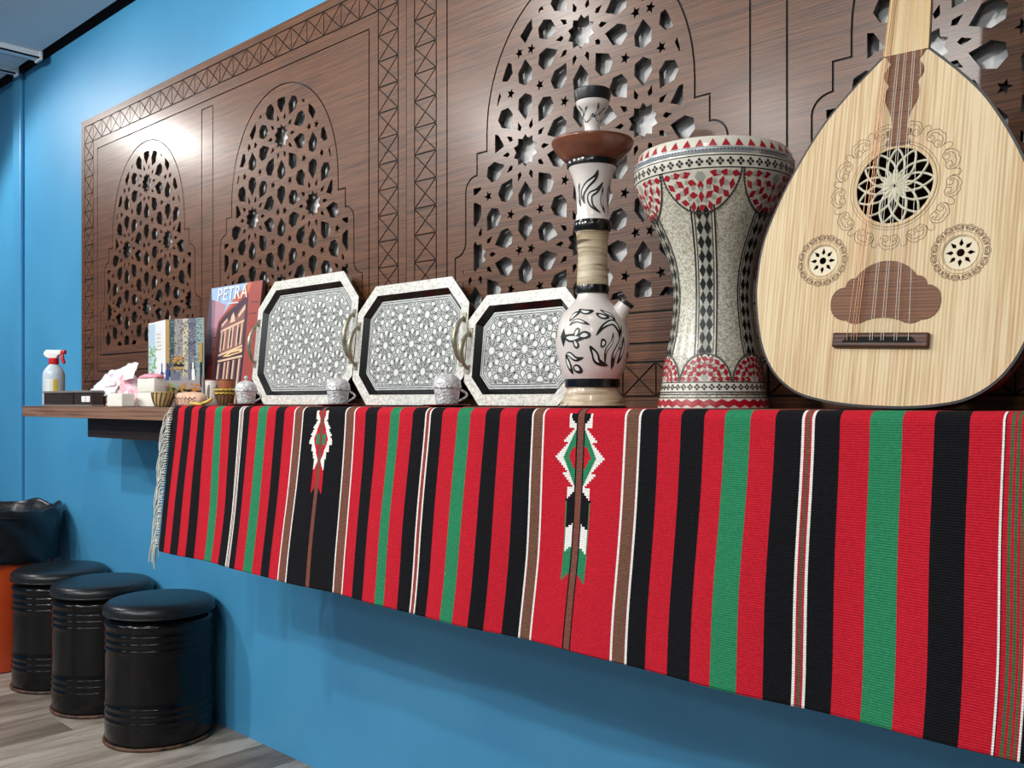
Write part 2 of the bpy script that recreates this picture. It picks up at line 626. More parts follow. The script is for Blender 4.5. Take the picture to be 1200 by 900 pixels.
def panel_board():
    cell_loops = []
    for cx in (0.564, PANEL_W - 0.564):
        pieces = arch_convex_pieces(cx)
        for poly in lattice_cells(cx, 0.788, 1.0, cx - 0.4, cx + 0.4, 0.2, 0.95):
            mx = sum(p[0] for p in poly) / len(poly)
            mz = sum(p[1] for p in poly) / len(poly)
            # each cell keeps whichever step of the niche leaves most of it
            q = max((clip_convex(poly, cv) for cv in pieces), key=lambda c_: poly_area(c_) if c_ else 0)
            if q and poly_area(q) > 2.2e-5:
                cell_loops.append(q)
    w = GW / 2
    bx0, bx1, ix_ = 0.031, 0.111, 0.150
    bz0, bz1, iz_ = 0.0265, 0.0935, 0.1305
    W, Hh = PANEL_W, PANEL_H
    skin = [rect(0, W, 0, Hh)]
    skin.append(rect(bx0 - w, W - bx0 + w, bz0 - w, Hh - bz0 + w))
    def xcell(x0, x1, z0, z1):
        c = ((x0 + x1) / 2, (z0 + z1) / 2)
        q = rect(x0, x1, z0, z1)
        for k in range(4):
            skin.append(offset([q[k], q[(k + 1) % 4], c], w * 0.8))
    nx, nz = 22, 14
    dx, dz = (W - 2 * bx1) / nx, (Hh - 2 * bz1) / nz
    for zz0, zz1 in ((bz0, bz1), (Hh - bz1, Hh - bz0)):
        for k in range(nx):
            xcell(bx1 + k * dx, bx1 + (k + 1) * dx, zz0, zz1)
        xcell(bx0, bx1, zz0, zz1)
        xcell(W - bx1, W - bx0, zz0, zz1)
    for xx0, xx1 in ((bx0, bx1), (W - bx1, W - bx0)):
        for k in range(nz):
            xcell(xx0, xx1, bz1 + k * dz, bz1 + (k + 1) * dz)
    skin.append(rect(bx1 + w, W - bx1 - w, bz1 + w, Hh - bz1 - w))
    skin.append(rect(ix_ - w, W - ix_ + w, iz_ - w, Hh - iz_ + w))
    skin.append(rect(ix_ + w, W - ix_ - w, iz_ + w, Hh - iz_ - w))
    for cx in (0.564, W - 0.564):
        skin.append(arch_outline(cx, -w))
        skin.append(arch_outline(cx, w))
    br = rect(W / 2 - 0.036, W / 2 + 0.036, 0.192, 0.963)
    skin.append(offset(br, -w))
    skin.append(offset(br, w))
    skin += cell_loops
    core = [rect(0, W, 0, Hh)] + cell_loops
    return fill2d(skin, -0.055, -0.0518), fill2d(core, -0.0518, -0.039)

skin_mb, core_mb = panel_board()
def make_panel():
    t = thing('lattice_panel', 'dark carved wooden lattice panel at the left, behind the trays and small ornaments', 'wall panel', (-3.825, 0, SHELF_Z), group='carved lattice panels on the blue wall')
    obj('carved_face', skin_mb, M['panel_wood'], t, smooth=0)
    obj('core_board', core_mb, M['panel_core'], t, smooth=0)
    obj('backing_sheet', MB().box(0.02, PANEL_W - 0.02, -0.026, -0.001, 0.02, PANEL_H - 0.02), M['panel_back'], t, smooth=0)
    W, Hh = PANEL_W, PANEL_H
    for x0, x1, z0, z1 in ((0.0, 0.02, 0, Hh), (W - 0.02, W, 0, Hh), (0.02, W - 0.02, 0, 0.02), (0.02, W - 0.02, Hh - 0.02, Hh), (W / 2 - 0.02, W / 2 + 0.02, 0.02, Hh - 0.02)):
        obj('batten', MB().box(x0, x1, -0.039, -0.026 if (x0 > 0.03 and x1 < W - 0.03) else -0.001, z0, z1), M['panel_wood'], t, smooth=0)
    return t
panel1 = make_panel()
panel2 = dup(panel1)
panel2.location.x = -3.825 + PANEL_W + 0.002
panel2['label'] = 'dark carved wooden lattice panel at the right, behind the water pipe, drum and lute'

# ------------------------------------------------------------------ shelf
SH_X0, SH_X1, SH_Y = -3.577, 0.75, -0.36
sh = thing('wall_shelf', 'long walnut wall shelf on a black-brown rail under the lattice panels', 'shelf', (0, 0, 0))
obj('shelf_board', MB().box(SH_X0, SH_X1, SH_Y, -0.001, SHELF_Z - 0.037, SHELF_Z - 0.0005), M['shelf_wood'], sh, smooth=0, bevel=0.0015)
obj('support_rail', MB().box(-3.20, SH_X1 - 0.2, -0.285, -0.20, SHELF_Z - 0.102, SHELF_Z - 0.037), M['rail_wood'], sh, smooth=0, bevel=0.001)
for bx in (-3.0, -1.6, -0.2):
    obj('bracket_arm', MB().box(bx - 0.02, bx + 0.02, -0.20, -0.001, SHELF_Z - 0.095, SHELF_Z - 0.037), M['rail_wood'], sh, smooth=0)

# ------------------------------------------------------------------ striped woven cloth
def cloth_mat(name, col, col2):
    m = mat(name, col, 0.9, spec=0.15)
    v = coords(m, (1, 1, 1))
    wv = N(m, 'ShaderNodeTexWave', Scale=95.0, Distortion=0.6, Detail=1.0)
    wv.bands_direction = 'Z'
    L(m, v, wv.inputs['Vector'])
    n = N(m, 'ShaderNodeTexNoise', Scale=60.0, Detail=4)
    L(m, coords(m, (4, 4, 1)), n.inputs['Vector'])
    ml = N(m, 'ShaderNodeMath', operation='ADD')
    L(m, wv.outputs['Fac'], ml.inputs[0])
    L(m, n.outputs['Fac'], ml.inputs[1])
    n2 = N(m, 'ShaderNodeTexNoise', Scale=260.0, Detail=2)
    L(m, v, n2.inputs['Vector'])
    L(m, ramp(m, n2.outputs['Fac'], [(0.3, col), (0.72, col2)]), bsdf(m).inputs['Base Color'])
    add_bump(m, ml.outputs[0], 0.5, 0.0012)
    bsdf(m).inputs['Sheen Weight'].default_value = 0.0
    return m
CL = {'K': cloth_mat('black_wool', srgb(13, 14, 18), srgb(22, 23, 28)), 'R': cloth_mat('red_wool', srgb(184, 24, 42), srgb(202, 34, 52)),
      'G': cloth_mat('green_wool', srgb(38, 124, 84), srgb(48, 138, 96)), 'W': cloth_mat('white_wool', srgb(232, 230, 226), srgb(244, 243, 240)),
      'B': cloth_mat('brown_wool', srgb(112, 62, 56), srgb(132, 84, 70)), 'E': cloth_mat('moss_wool', srgb(58, 96, 66), srgb(72, 110, 78)), 'O': cloth_mat('olive_wool', srgb(92, 80, 60), srgb(106, 94, 72))}
CK = list('KRGWBOE')
def sub(x0, x1, seq):
    """split x0..x1 among (colour, weight)"""
    t = sum(w for _, w in seq)
    out, x = [], x0
    for c, w in seq:
        out.append((x, c))
        x += (x1 - x0) * w / t
    return out
WBW = [('W', 3), ('B', 5), ('W', 3)]
WIDE = [('W', 1), ('K', .5), ('R', 1.2), ('R', .8), ('E', 1.4), ('R', 1.2), ('E', 1.4), ('R', 1.2), ('E', 1.0), ('R', .8), ('W', 1)]
STR = []
STR += [(-2.4428, 'K'), (-2.4133, 'R'), (-2.3786, 'K'), (-2.3393, 'R'), (-2.3034, 'K'), (-2.2656, 'R'), (-2.2186, 'G'), (-2.1838, 'R'), (-2.1426, 'K')]
STR += sub(-2.0999, -2.0801, [('W', 3), ('B', 2.4), ('W', 1.2), ('B', 2.4), ('W', 2.4)])
STR += [(-2.0801, 'K'), (-2.0514, 'R'), (-2.0121, 'G'), (-1.9737, 'R'), (-1.9362, 'K'), (-1.8996, 'R')]
STR += sub(-1.8600, -1.8228, [('W', 1), ('B', 3), ('O', 1), ('B', 3), ('W', 1)])
STR += [(-1.8228, 'K'), (-1.7540, 'B'), (-1.7425, 'K')]
STR += sub(-1.6660, -1.6310, [('W', 1), ('B', 3), ('O', 1), ('B', 3), ('W', 1)])
STR += [(-1.6310, 'R'), (-1.5954, 'K'), (-1.5561, 'R'), (-1.5132, 'G'), (-1.4839, 'R'), (-1.4431, 'K')]
STR += sub(-1.4057, -1.3892, [('W', 2), ('R', 1), ('B', 2.5), ('R', 1), ('W', 2)])
STR += [(-1.3892, 'K'), (-1.356, 'R'), (-1.3134, 'G'), (-1.2782, 'R'), (-1.2381, 'K'), (-1.2008, 'R'), (-1.1599, 'K')]
STR += sub(-1.1225, -1.0932, [('W', 1), ('B', 1.5), ('O', .8), ('B', 1), ('O', .8), ('B', 1.5), ('W', 1)])
STR += [(-1.0932, 'R'), (-1.0209, 'K'), (-1.0178, 'B'), (-1.0050, 'K'), (-1.0021, 'R')]
STR += sub(-0.9213, -0.8893, [('W', 1), ('B', 1.5), ('O', .8), ('B', 1), ('O', .8), ('B', 1.5), ('W', 1)])
STR += [(-0.8893, 'K'), (-0.855, 'R'), (-0.8147, 'K'), (-0.7738, 'R'), (-0.7390, 'G'), (-0.6968, 'R'), (-0.6577, 'K')]
STR += sub(-0.6175, -0.5987, [('W', 2.2), ('R', 1.2), ('B', 1.2), ('O', 1.2), ('B', 1.2), ('R', 1.2), ('W', 2.2)])
STR += [(-0.5987, 'K'), (-0.5628, 'R'), (-0.5222, 'G'), (-0.4798, 'R'), (-0.4403, 'K'), (-0.3984, 'R')]
STR += sub(-0.3612, -0.3300, WIDE)
STR += [(-0.3300, 'K'), (-0.250, 'R'), (-0.215, 'K'), (-0.180, 'R'), (-0.140, 'G'), (-0.10, 'R'), (-0.06, 'K'), (0.02, 'R'), (0.06, 'G'), (0.10, 'R'), (0.14, 'K')]
CLOTH_X1 = 0.18

def motif_a(h, y):
    """small diamond on the black stripe; h, y in metres from its axis and below the shelf edge"""
    t = y / 0.172
    if t < 0.02 or t > 1.06: return None
    if t < 0.12:
        return 'R' if h < 0.012 * (0.12 - t) / 0.12 + 0.006 else ('W' if h < 0.022 and t > 0.04 else None)
    if t < 0.62:
        dy = abs(t - 0.37) / 0.25
        g = 0.026 * (1 - 0.75 * dy)
        if dy < 0.28 and 0.006 < h < 0.017: return 'G'
        if h < g: return 'R'
        saw = ((t - 0.12) * 10) % 1.0
        if h < g + 0.010 + 0.010 * saw * (1 - dy * 0.4): return 'W'
        return None
    if t < 0.74:
        k = (t - 0.62) / 0.12
        return 'R' if h < 0.012 * k + 0.004 else ('W' if h < 0.019 else None)
    if t < 1.06:
        return 'R' if h < 0.019 and t < 0.92 + h * 7.0 and t > 0.70 + 0.1 else ('R' if h < 0.019 and t < 0.92 else None)
    return None

def motif_b(h, y):
    z = 65 + y / 0.27 * 500       # photo-scaled rows
    q = h / 0.10 * 150
    if z < 66: return 'K' if q < 36 else None
    if z < 112:
        if q < (112 - z) * 0.8 + 4: return 'K'
        return 'W' if q < 38 - max(0, (78 - z)) else None
    if z < 285:
        dy = abs(z - 197)
        g = 54 - 0.46 * dy
        if dy < 30 and 13 < q < 36 - dy * 0.5: return 'R'
        if q < g: return 'G'
        saw = ((z - 110) / 44) % 1.0
        if z > 197: saw = 1 - saw
        if q < g + 6 + 20 * saw: return 'W'
        return None
    if z < 330:
        if q < (z - 285) * 1.0: return 'K'
        return 'W' if q < 38 else None
    if z < 412 and q < 38 and z < 385 + q * 0.75: return 'K'
    if z < 490 and q < 38 and z < 450 + q * 0.9: return 'W'
    if z < 570 and q < 40 and z < 528 + q * 1.1: return 'G'
    return None

def make_cloth():
    # profile along the drop: (y, z) with s measured from the shelf edge
    rows = [(-0.075, CLOTH_Z), (-0.15, CLOTH_Z), (-0.25, CLOTH_Z), (SH_Y + 0.012, CLOTH_Z)]
    for k in range(1, 7):
        t = PI / 2 * k / 6
        rows.append((SH_Y + 0.012 - 0.0165 * math.sin(t), CLOTH_Z - 0.0165 * (1 - math.cos(t))))
    nflat = len(rows)
    drop, nr = 0.372, 96
    cols = []
    for i, (x, c) in enumerate(STR):
        x1 = STR[i + 1][0] if i + 1 < len(STR) else CLOTH_X1
        fine = None
        for ax, hw_, fn in ((-1.74825, 0.052, motif_a), (-1.0114, 0.054, motif_b)):
            if x1 > ax - hw_ and x < ax + hw_ and x > ax - 0.1 and x1 < ax + 0.1:
                fine = (ax, fn)
        n = max(1, int(math.ceil((x1 - x) / (0.0022 if fine else 0.02))))
        for k in range(n):
            cols.append((x + (x1 - x) * k / n, c, fine))
    cols.append((CLOTH_X1, None, None))
    mb = MB()
    nrow = nflat + nr
    for (x, c, fi) in cols:
        for j in range(nrow):
            if j < nflat:
                y, z = rows[j]
                px_ = x
            else:
                t = (j - nflat + 1) / nr
                z = rows[nflat - 1][1] - t * (drop + 0.012 * (x + 2.44) / 2.4)
                wav = 0.0045 * math.sin(x * 11.0 + 0.6) + 0.003 * math.sin(x * 23.0 + 1.1 + t) + 0.0025 * math.sin(x * 5.2)
                y = rows[nflat - 1][0] - 0.040 * (t ** 1.1) + wav * min(1, t * 1.6)
                px_ = x + 0.003 * math.sin(6 * t + x * 7) * t
            mb.v.append((px_, y, z))
    for i in range(len(cols) - 1):
        x, c, fi = cols[i]
        xm = (cols[i][0] + cols[i + 1][0]) / 2
        for j in range(nrow - 1):
            cc = c
            if fi and j >= nflat - 3:
                y = max(0.0, (j + 0.5 - nflat + 1)) / nr * drop + 0.008
                r = fi[1](abs(xm - fi[0]), y)
                axis_hw = 0.0058 if fi[1] is motif_a else 0.0094
                if r and abs(xm - fi[0]) > axis_hw:
                    cc = r
            mb.f.append((i * nrow + j, i * nrow + j + 1, (i + 1) * nrow + j + 1, (i + 1) * nrow + j))
            mb.m.append(CK.index(cc))
    t = thing('striped_cloth', 'red, black and green striped woven cloth hanging over the front of the shelf', 'cloth', (0, 0, 0))
    o = obj('woven_body', mb, [CL[k] for k in CK], t, smooth=60)
    sm = o.modifiers.new('thickness', 'SOLIDIFY')
    sm.thickness = 0.003
    sm.offset = -1
    # fringe of loose warp ends along the left edge
    fr = MB()
    rnd = random.Random(3)
    x0 = STR[0][0]
    for k in range(58):
        tt = k / 57
        z0 = CLOTH_Z - 0.006 - tt * 0.37
        y0 = SH_Y - 0.006 - 0.040 * tt + 0.002
        out = (0.016 + 0.046 * rnd.random()) * (1.25 - 0.4 * tt)
        dr = 0.050 + 0.060 * rnd.random()
        if k > 54:
            dr -= 0.02
        pts = []
        for q in range(7):
            u = q / 6
            pts.append((x0 - out * (1 - math.exp(-3.2 * u)) + 0.0012 * math.sin(u * 5 + k * 1.3), y0 - 0.003 + 0.004 * math.sin(k * 1.7) * u, z0 + 0.004 * math.sin(PI * min(1, 2.5 * u)) - dr * u ** 1.5))
        fr.tube(pts, [0.0015] * 6 + [0.0009], 5)
    f = obj('fringe', fr, mat('grey_fringe', srgb(206, 208, 200), 0.9), t, smooth=80)
    f['kind'] = 'stuff'
    f['label'] = 'pale grey knotted fringe'
    return t
make_cloth()

# ------------------------------------------------------------------ inlaid trays
def speckle(name, a, b, c, nscale=160, rough=0.3, coat=0.3):
    m = mat(name, a, rough, coat=coat)
    v = coords(m)
    vo = N(m, 'ShaderNodeTexVoronoi', Scale=nscale)
    L(m, v, vo.inputs['Vector'])
    sep = N(m, 'ShaderNodeSeparateColor')
    L(m, vo.outputs['Color'], sep.inputs[0])
    L(m, ramp(m, sep.outputs[0], [(0.0, a), (0.5, b), (1.0, c)]), bsdf(m).inputs['Base Color'])
    return m
M['pearl'] = speckle('pearl_chip', srgb(196, 198, 190), srgb(222, 224, 216), srgb(240, 241, 234), 210)
M['pearl_floor'] = speckle('pearl_tile', srgb(190, 197, 194), srgb(205, 211, 208), srgb(219, 223, 220), 130)
M['pearl_bright'] = mat('pearl_bright', srgb(234, 238, 235), 0.3)
M['black_gloss'] = mat('black_lacquer', srgb(12, 12, 14), 0.2, coat=0.15)
M['inlay_black'] = mat('ebony_inlay', srgb(28, 30, 30), 0.35)
M['brass'] = noise_mat('aged_brass', [(0.3, srgb(140, 136, 114)), (0.7, srgb(186, 182, 162))], nscale=60, rough=0.35, metal=0.7)

def octagon(w, h, c, ins=0.0):
    k = ins * (math.sqrt(2) - 1)
    x, z = w / 2 - ins, h - ins
    z0 = ins
    c = c - ins * (2 - math.sqrt(2))
    return [(-x + c, z0), (x - c, z0), (x, z0 + c), (x, z - c), (x - c, z), (-x + c, z), (-x, z - c), (-x, z0 + c)]

def make_tray(label, X, y0, w, h, c, lean, yaw=0.0):
    t = thing('serving_tray', label, 'tray', (X, y0, CLOTH_Z + 0.003), (-math.radians(lean), 0, math.radians(yaw)), 'inlaid octagonal serving trays')
    rw, e, dp = 0.026 * (0.75 + 0.25 * w / 0.487), 0.0135, 0.013
    o0, o1, o2 = octagon(w, h, c), octagon(w, h, c, rw), octagon(w, h, c, rw + e)
    def ring(pa, ya, pb, yb):
        mb = MB()
        n = len(pa)
        mb.add([(x, ya, z) for x, z in pa] + [(x, yb, z) for x, z in pb], [(i, (i + 1) % n, (i + 1) % n + n, i + n) for i in range(n)])
        return mb
    rim = ring(o0, 0, o1, 0)
    obj('rim', rim, M['pearl'], t, smooth=0)
    ob = octagon(w, h, c, 0.012)
    side = ring(ob, 0.030, o0, 0.0)
    side.add([(x, 0.030, z) for x, z in ob], [tuple(reversed(range(8)))])
    obj('tray_back', side, M['black_gloss'], t, smooth=0)
    well = ring(o1, 0, o2, dp)
    obj('well_wall', well, M['black_gloss'], t, smooth=0)
    obj('inlaid_floor', MB().flat(o2, dp), M['pearl_floor'], t, smooth=0)
    # star pattern: thin ebony outlines around every cell of the ten-fold net, laid just proud of the floor
    conv = octagon(w, h, c, rw + e + 0.013)
    ln, br = MB(), MB()
    s = 0.315
    for poly in lattice_cells(0.0, h * 0.5, s, -w / 2, w / 2, 0, h, grow=0.004):
        q = clip_convex(poly, conv)
        if q and poly_area(q) > 4e-6:
            ln.ribbon(q, 0.0019, dp - 0.0004, closed=True)
            cxm = sum(p[0] for p in q) / len(q)
            czm = sum(p[1] for p in q) / len(q)
            br.flat([(cxm + (x - cxm) * 0.62, czm + (z - czm) * 0.62) for x, z in q], dp - 0.0003)
    for k in (0.004, 0.0095):
        q = octagon(w, h, c, rw + e + k)
        ln.ribbon(q, 0.0017, dp - 0.0004, closed=True)
    # rosette spokes between petals
    a, b = LAT * math.cos(math.radians(54)) * s, LAT * math.sin(math.radians(54)) * s
    for j in range(-9, 10):
        for i in range(-9, 10):
            cx, cz = (2 * i + (j % 2)) * a, h * 0.5 + j * b
            for k in range(10):
                aa = math.radians(36 * k)
                p, q = (cx + s * 0.038 * math.cos(aa), cz + s * 0.038 * math.sin(aa)), (cx + s * 0.128 * math.cos(aa), cz + s * 0.128 * math.sin(aa))
                inside = all((conv[(m + 1) % 8][0] - conv[m][0]) * (r[1] - conv[m][1]) - (conv[(m + 1) % 8][1] - conv[m][1]) * (r[0] - conv[m][0]) > 0 for m in range(8) for r in (p, q))
                if inside:
                    ln.ribbon([p, q], 0.0014, dp - 0.0004)
    il = obj('star_inlay', ln, M['inlay_black'], t, smooth=0)
    il['kind'] = 'stuff'
    il['label'] = 'black star-pattern inlay lines'
    il2 = obj('pearl_inlay', br, M['pearl_bright'], t, smooth=0)
    il2['kind'] = 'stuff'
    # bail handles on the two short sides
    hl = 0.34 * h
    for sx in (-1, 1):
        xh = sx * (w / 2 - rw * 0.45)
        pts = []
        for k in range(13):
            u = k / 12
            pts.append((xh, -0.001 - 0.026 * math.sin(PI * u) ** 0.7, h / 2 + hl * (u - 0.5)))
        rs = [0.0035 + 0.003 * math.sin(PI * k / 12) for k in range(13)]
        hd = MB().tube(pts, rs, 8)
        for u in (0, 1):
            hd.box(xh - 0.006, xh + 0.006, -0.003, 0.001, h / 2 + hl * (u - 0.5) - 0.010, h / 2 + hl * (u - 0.5) + 0.010)
        obj('handle', hd, M['brass'], t, smooth=50)['label'] = 'curved brass handle'
    return t
make_tray('largest octagonal tray inlaid with pearl stars, leftmost of the three', -2.215, -0.125, 0.480, 0.354, 0.075, 6, 0)
make_tray('middle-sized octagonal tray inlaid with pearl stars, between the other two', -1.765, -0.125, 0.413, 0.300, 0.065, 6, 0)
make_tray('smallest octagonal tray inlaid with pearl stars, partly behind the water pipe', -1.388, -0.125, 0.336, 0.246, 0.053, 6, 0)

# ------------------------------------------------------------------ decoration on turned surfaces
def interp(prof, z):
    ps = sorted(prof, key=lambda p: p[1])
    if z <= ps[0][1]: return ps[0][0]
    for (r0, z0), (r1, z1) in zip(ps, ps[1:]):
        if z <= z1:
            if z1 - z0 < 1e-9: return r1
            return r0 + (r1 - r0) * (z - z0) / (z1 - z0)
    return ps[-1][0]

def smooth_prof(pts, n=5):
    return [(max(0.0, r), z) for r, z in smooth_open(pts, n)]

class Turned:
    """maps (s, z): s is the arc length to the right of the axis as seen from the room"""
    def __init__(self, prof, phi0, lift=0.0006):
        self.prof, self.phi0, self.lift = prof, phi0, lift
    def at(self, s, z, lift=None, rref=None):
        r = interp(self.prof, z)
        a = self.phi0 + s / (rref or r)
        rr = r + (self.lift if lift is None else lift)
        return (rr * math.cos(a), rr * math.sin(a), z)
    def poly(self, mb, pts, mi=0, lift=None, rref=None, n=2):
        """fan-filled polygon (star-shaped about its centre), edges subdivided"""
        q = []
        m = len(pts)
        for i in range(m):
            p0, p1 = pts[i], pts[(i + 1) % m]
            for k in range(n):
                q.append((p0[0] + (p1[0] - p0[0]) * k / n, p0[1] + (p1[1] - p0[1]) * k / n))
        if sum(q[i][0] * q[(i + 1) % len(q)][1] - q[(i + 1) % len(q)][0] * q[i][1] for i in range(len(q))) < 0:
            q = q[::-1]
        c = (sum(p[0] for p in q) / len(q), sum(p[1] for p in q) / len(q))
        vs = [self.at(c[0], c[1], lift, rref)] + [self.at(p[0], p[1], lift, rref) for p in q]
        mb.add(vs, [(0, i + 1, (i + 1) % len(q) + 1) for i in range(len(q))], mi)
    def stroke(self, mb, pts, ws, mi=0, lift=None, rref=None):
        n = len(pts)
        ws = ws if isinstance(ws, (list, tuple)) else [ws] * n
        vs = []
        for i in range(n):
            a, b = pts[max(i - 1, 0)], pts[min(i + 1, n - 1)]
            dx, dz = b[0] - a[0], b[1] - a[1]
            l = math.hypot(dx, dz) or 1
            nx, nz = -dz / l * ws[i] / 2, dx / l * ws[i] / 2
            vs.append(self.at(pts[i][0] + nx, pts[i][1] + nz, lift, rref))
            vs.append(self.at(pts[i][0] - nx, pts[i][1] - nz, lift, rref))
        mb.add(vs, [(2 * i + 1, 2 * i + 3, 2 * i + 2, 2 * i) for i in range(n - 1)], mi)
    def leaf(self, mb, pts, w, mi=0, mw=1, lift=0.0006, n=7):
        """curved leaf with a pale eye: pts is the spine"""
        sp = smooth_open(pts, n)
        m = len(sp)
        self.stroke(mb, sp, [max(0.0006, w * math.sin(PI * min(1, (i + 0.3) / m)) ** 0.8) for i in range(m)], mi, lift)
        a, b = int(m * 0.22), int(m * 0.76)
        seg = sp[a:b]
        if len(seg) > 2:
            self.stroke(mb, seg, [max(0.0003, w * 0.50 * math.sin(PI * (i + 0.4) / len(seg))) for i in range(len(seg))], mw, lift + 0.0005)

# ------------------------------------------------------------------ water pipe
M['glaze_white'] = noise_mat('cream_glaze', [(0.3, srgb(222, 214, 208)), (0.7, srgb(238, 234, 230))], nscale=6, rough=0.3, coat=0.3)
M['horn'] = noise_mat('banded_horn', [(0.33, srgb(96, 80, 60)), (0.40, srgb(178, 160, 128)), (0.55, srgb(204, 190, 162)), (0.7, srgb(220, 208, 186))], scale=(1, 1, 10), nscale=11, detail=5, rough=0.35, coat=0.3, dist=1.0)
M['copper'] = noise_mat('brown_glazed_dish', [(0.3, srgb(96, 52, 36)), (0.7, srgb(140, 84, 58))], scale=(1, 1, 6), nscale=8, rough=0.28, coat=0.3)
def make_hookah():
    k = 0.0007
    X, Y = -1.084, -0.245
    t = thing('water_pipe', 'tall white glazed water pipe painted with black leaves, brown dish near its top', 'water pipe', (X, Y, CLOTH_Z))
    phi = math.atan2(-1.585 - Y, 0 - X)
    def P(l):
        return [(r * k, (873 - y) * k * 0.985) for r, y in l]
    base = P([(84, 873), (86, 868), (84, 862), (76, 845), (68, 830), (66, 818)])
    obj('foot', MB().lathe(base), M['horn'], t)
    obj('foot_ring', MB().lathe(P([(80, 873.2), (88, 873), (88.5, 869), (86.5, 866.5)])), M['black_gloss'], t)
    obj('ring_band', MB().lathe(P([(66, 821), (71, 818), (71.5, 808), (71, 798), (67, 796)])), M['black_gloss'], t)
    bulb = smooth_prof(P([(69, 798), (80, 775), (91, 735), (95, 700), (91, 665), (79, 632), (58, 607), (44, 592), (39, 578), (38, 566)]))
    bu = obj('bulb', MB().lathe(bulb, 64), M['glaze_white'], t)
    obj('ring_band', MB().lathe(P([(38, 576), (43, 573), (43.5, 562), (42, 553), (38, 551)])), M['black_gloss'], t)
    obj('stem_sleeve', MB().lathe(smooth_prof(P([(41, 554), (40, 530), (38, 480), (40, 440), (43, 411)]))), M['horn'], t)
    obj('ring_band', MB().lathe(P([(40, 414), (47, 411), (49, 402), (48.5, 390), (46, 384), (40, 382)])), M['black_gloss'], t)
    vase = smooth_prof(P([(44, 384), (42, 365), (41.5, 335), (44, 300), (52, 268), (61, 247), (63, 240)]))
    va = obj('upper_vase', MB().lathe(vase, 64), M['glaze_white'], t)
    obj('ring_band', MB().lathe(P([(60, 246), (66, 243), (67, 236), (66, 229), (58, 226)])), M['black_gloss'], t)
    obj('dish', MB().lathe(smooth_prof(P([(30, 232), (62, 231), (80, 218), (96, 200), (105, 184), (106, 178), (103, 175), (92, 184), (60, 196), (24, 200)]), 4), 64), M['copper'], t)
    bowl = smooth_prof(P([(27, 200), (28, 172), (25, 163), (24, 157), (21, 148), (22, 130), (30, 100), (40, 84), (43, 72)]), 4)
    bo = obj('tobacco_bowl', MB().lathe(bowl, 48), M['glaze_white'], t)
    obj('bowl_collar', MB().lathe(P([(26, 176), (28.5, 172), (28, 164), (25, 158), (22, 157)])), M['horn'], t)
    obj('bowl_rim', MB().lathe(P([(40, 73), (44.5, 70), (48, 52), (48, 44), (45, 41), (36, 41), (33, 52), (20, 60)])), M['inlay_black'], t)
    # spout on the right shoulder
    c0 = Vector((0, 0, 0))
    a = phi + math.radians(72)
    d = Vector((math.cos(a), math.sin(a), 0))
    z0 = (873 - 655) * k
    pts = [tuple(d * (0.038 + 0.026 * u) + Vector((0, 0, z0 + 0.036 * u))) for u in (0, .25, .5, .75, 1)]
    sp = obj('hose_spout', MB().tube(pts, [0.024, 0.0195, 0.0160, 0.0140, 0.0132], 18), M['glaze_white'], t)
    e = Vector(pts[-1])
    tdir = (Vector(pts[-1]) - Vector(pts[-2])).normalized()
    obj('spout_rim', MB().tube([tuple(e - tdir * 0.004), tuple(e + tdir * 0.002)], 0.0145, 18).tube([tuple(e + tdir * 0.002), tuple(e + tdir * 0.0025)], 0.0085, 14), M['inlay_black'], sp)
    # painted leaves
    S = Turned(bulb, phi)
    mb = MB()
    def q(x, y):          # from drawing units centred on the axis
        return ((x - 147) * k * 1.02, (873 - y) * k * 0.985)
    for pts, w in [([(85, 650), (100, 635), (118, 625)], 7), ([(112, 620), (130, 628), (150, 625)], 8), ([(85, 662), (105, 650), (125, 655), (140, 662)], 6),
                   ([(165, 622), (180, 630), (200, 640), (212, 668)], 5), ([(155, 632), (172, 640), (190, 642)], 8),
                   ([(68, 690), (95, 695), (135, 690)], 13), ([(100, 695), (108, 680), (112, 668)], 9), ([(98, 696), (106, 712), (108, 722)], 9), ([(110, 693), (128, 688), (143, 690)], 12),
                   ([(72, 740), (85, 735), (105, 748), (125, 745)], 8), ([(74, 738), (82, 760), (95, 785)], 9), ([(98, 765), (108, 772), (122, 782)], 12),
                   ([(155, 690), (175, 665), (200, 655), (218, 675), (222, 700)], 9), ([(140, 715), (152, 735), (160, 755), (185, 765)], 11),
                   ([(168, 720), (174, 708), (170, 698)], 9), ([(200, 680), (196, 705), (180, 730), (178, 765)], 5), ([(228, 660), (222, 700), (200, 740), (196, 775)], 6),
                   ([(236, 690), (230, 730), (214, 760)], 8), ([(226, 720), (208, 728), (200, 770)], 5)]:
        S.leaf(mb, [q(*p) for p in pts], w * k * 1.7, 0, 1)
    # the same spray turned round the back
    for rot in (2.1, 4.2):
        S2 = Turned(bulb, phi + rot)
        for pts, w in [([(85, 650), (105, 635), (150, 625)], 8), ([(72, 740), (95, 735), (125, 745)], 9), ([(155, 690), (185, 660), (220, 690)], 9), ([(140, 715), (160, 755), (185, 765)], 11)]:
            S2.leaf(mb, [q(*p) for p in pts], w * k * 1.7, 0, 1)
    # dark blossom at the left flank
    S.poly(mb, [q(54, 690), q(66, 668), q(76, 692), q(66, 716)], 0, 0.0008)
    p_ = obj('painted_leaves', mb, [M['inlay_black'], M['pearl_bright']], bu, smooth=0)
    S = Turned(vase, phi)
    mb = MB()
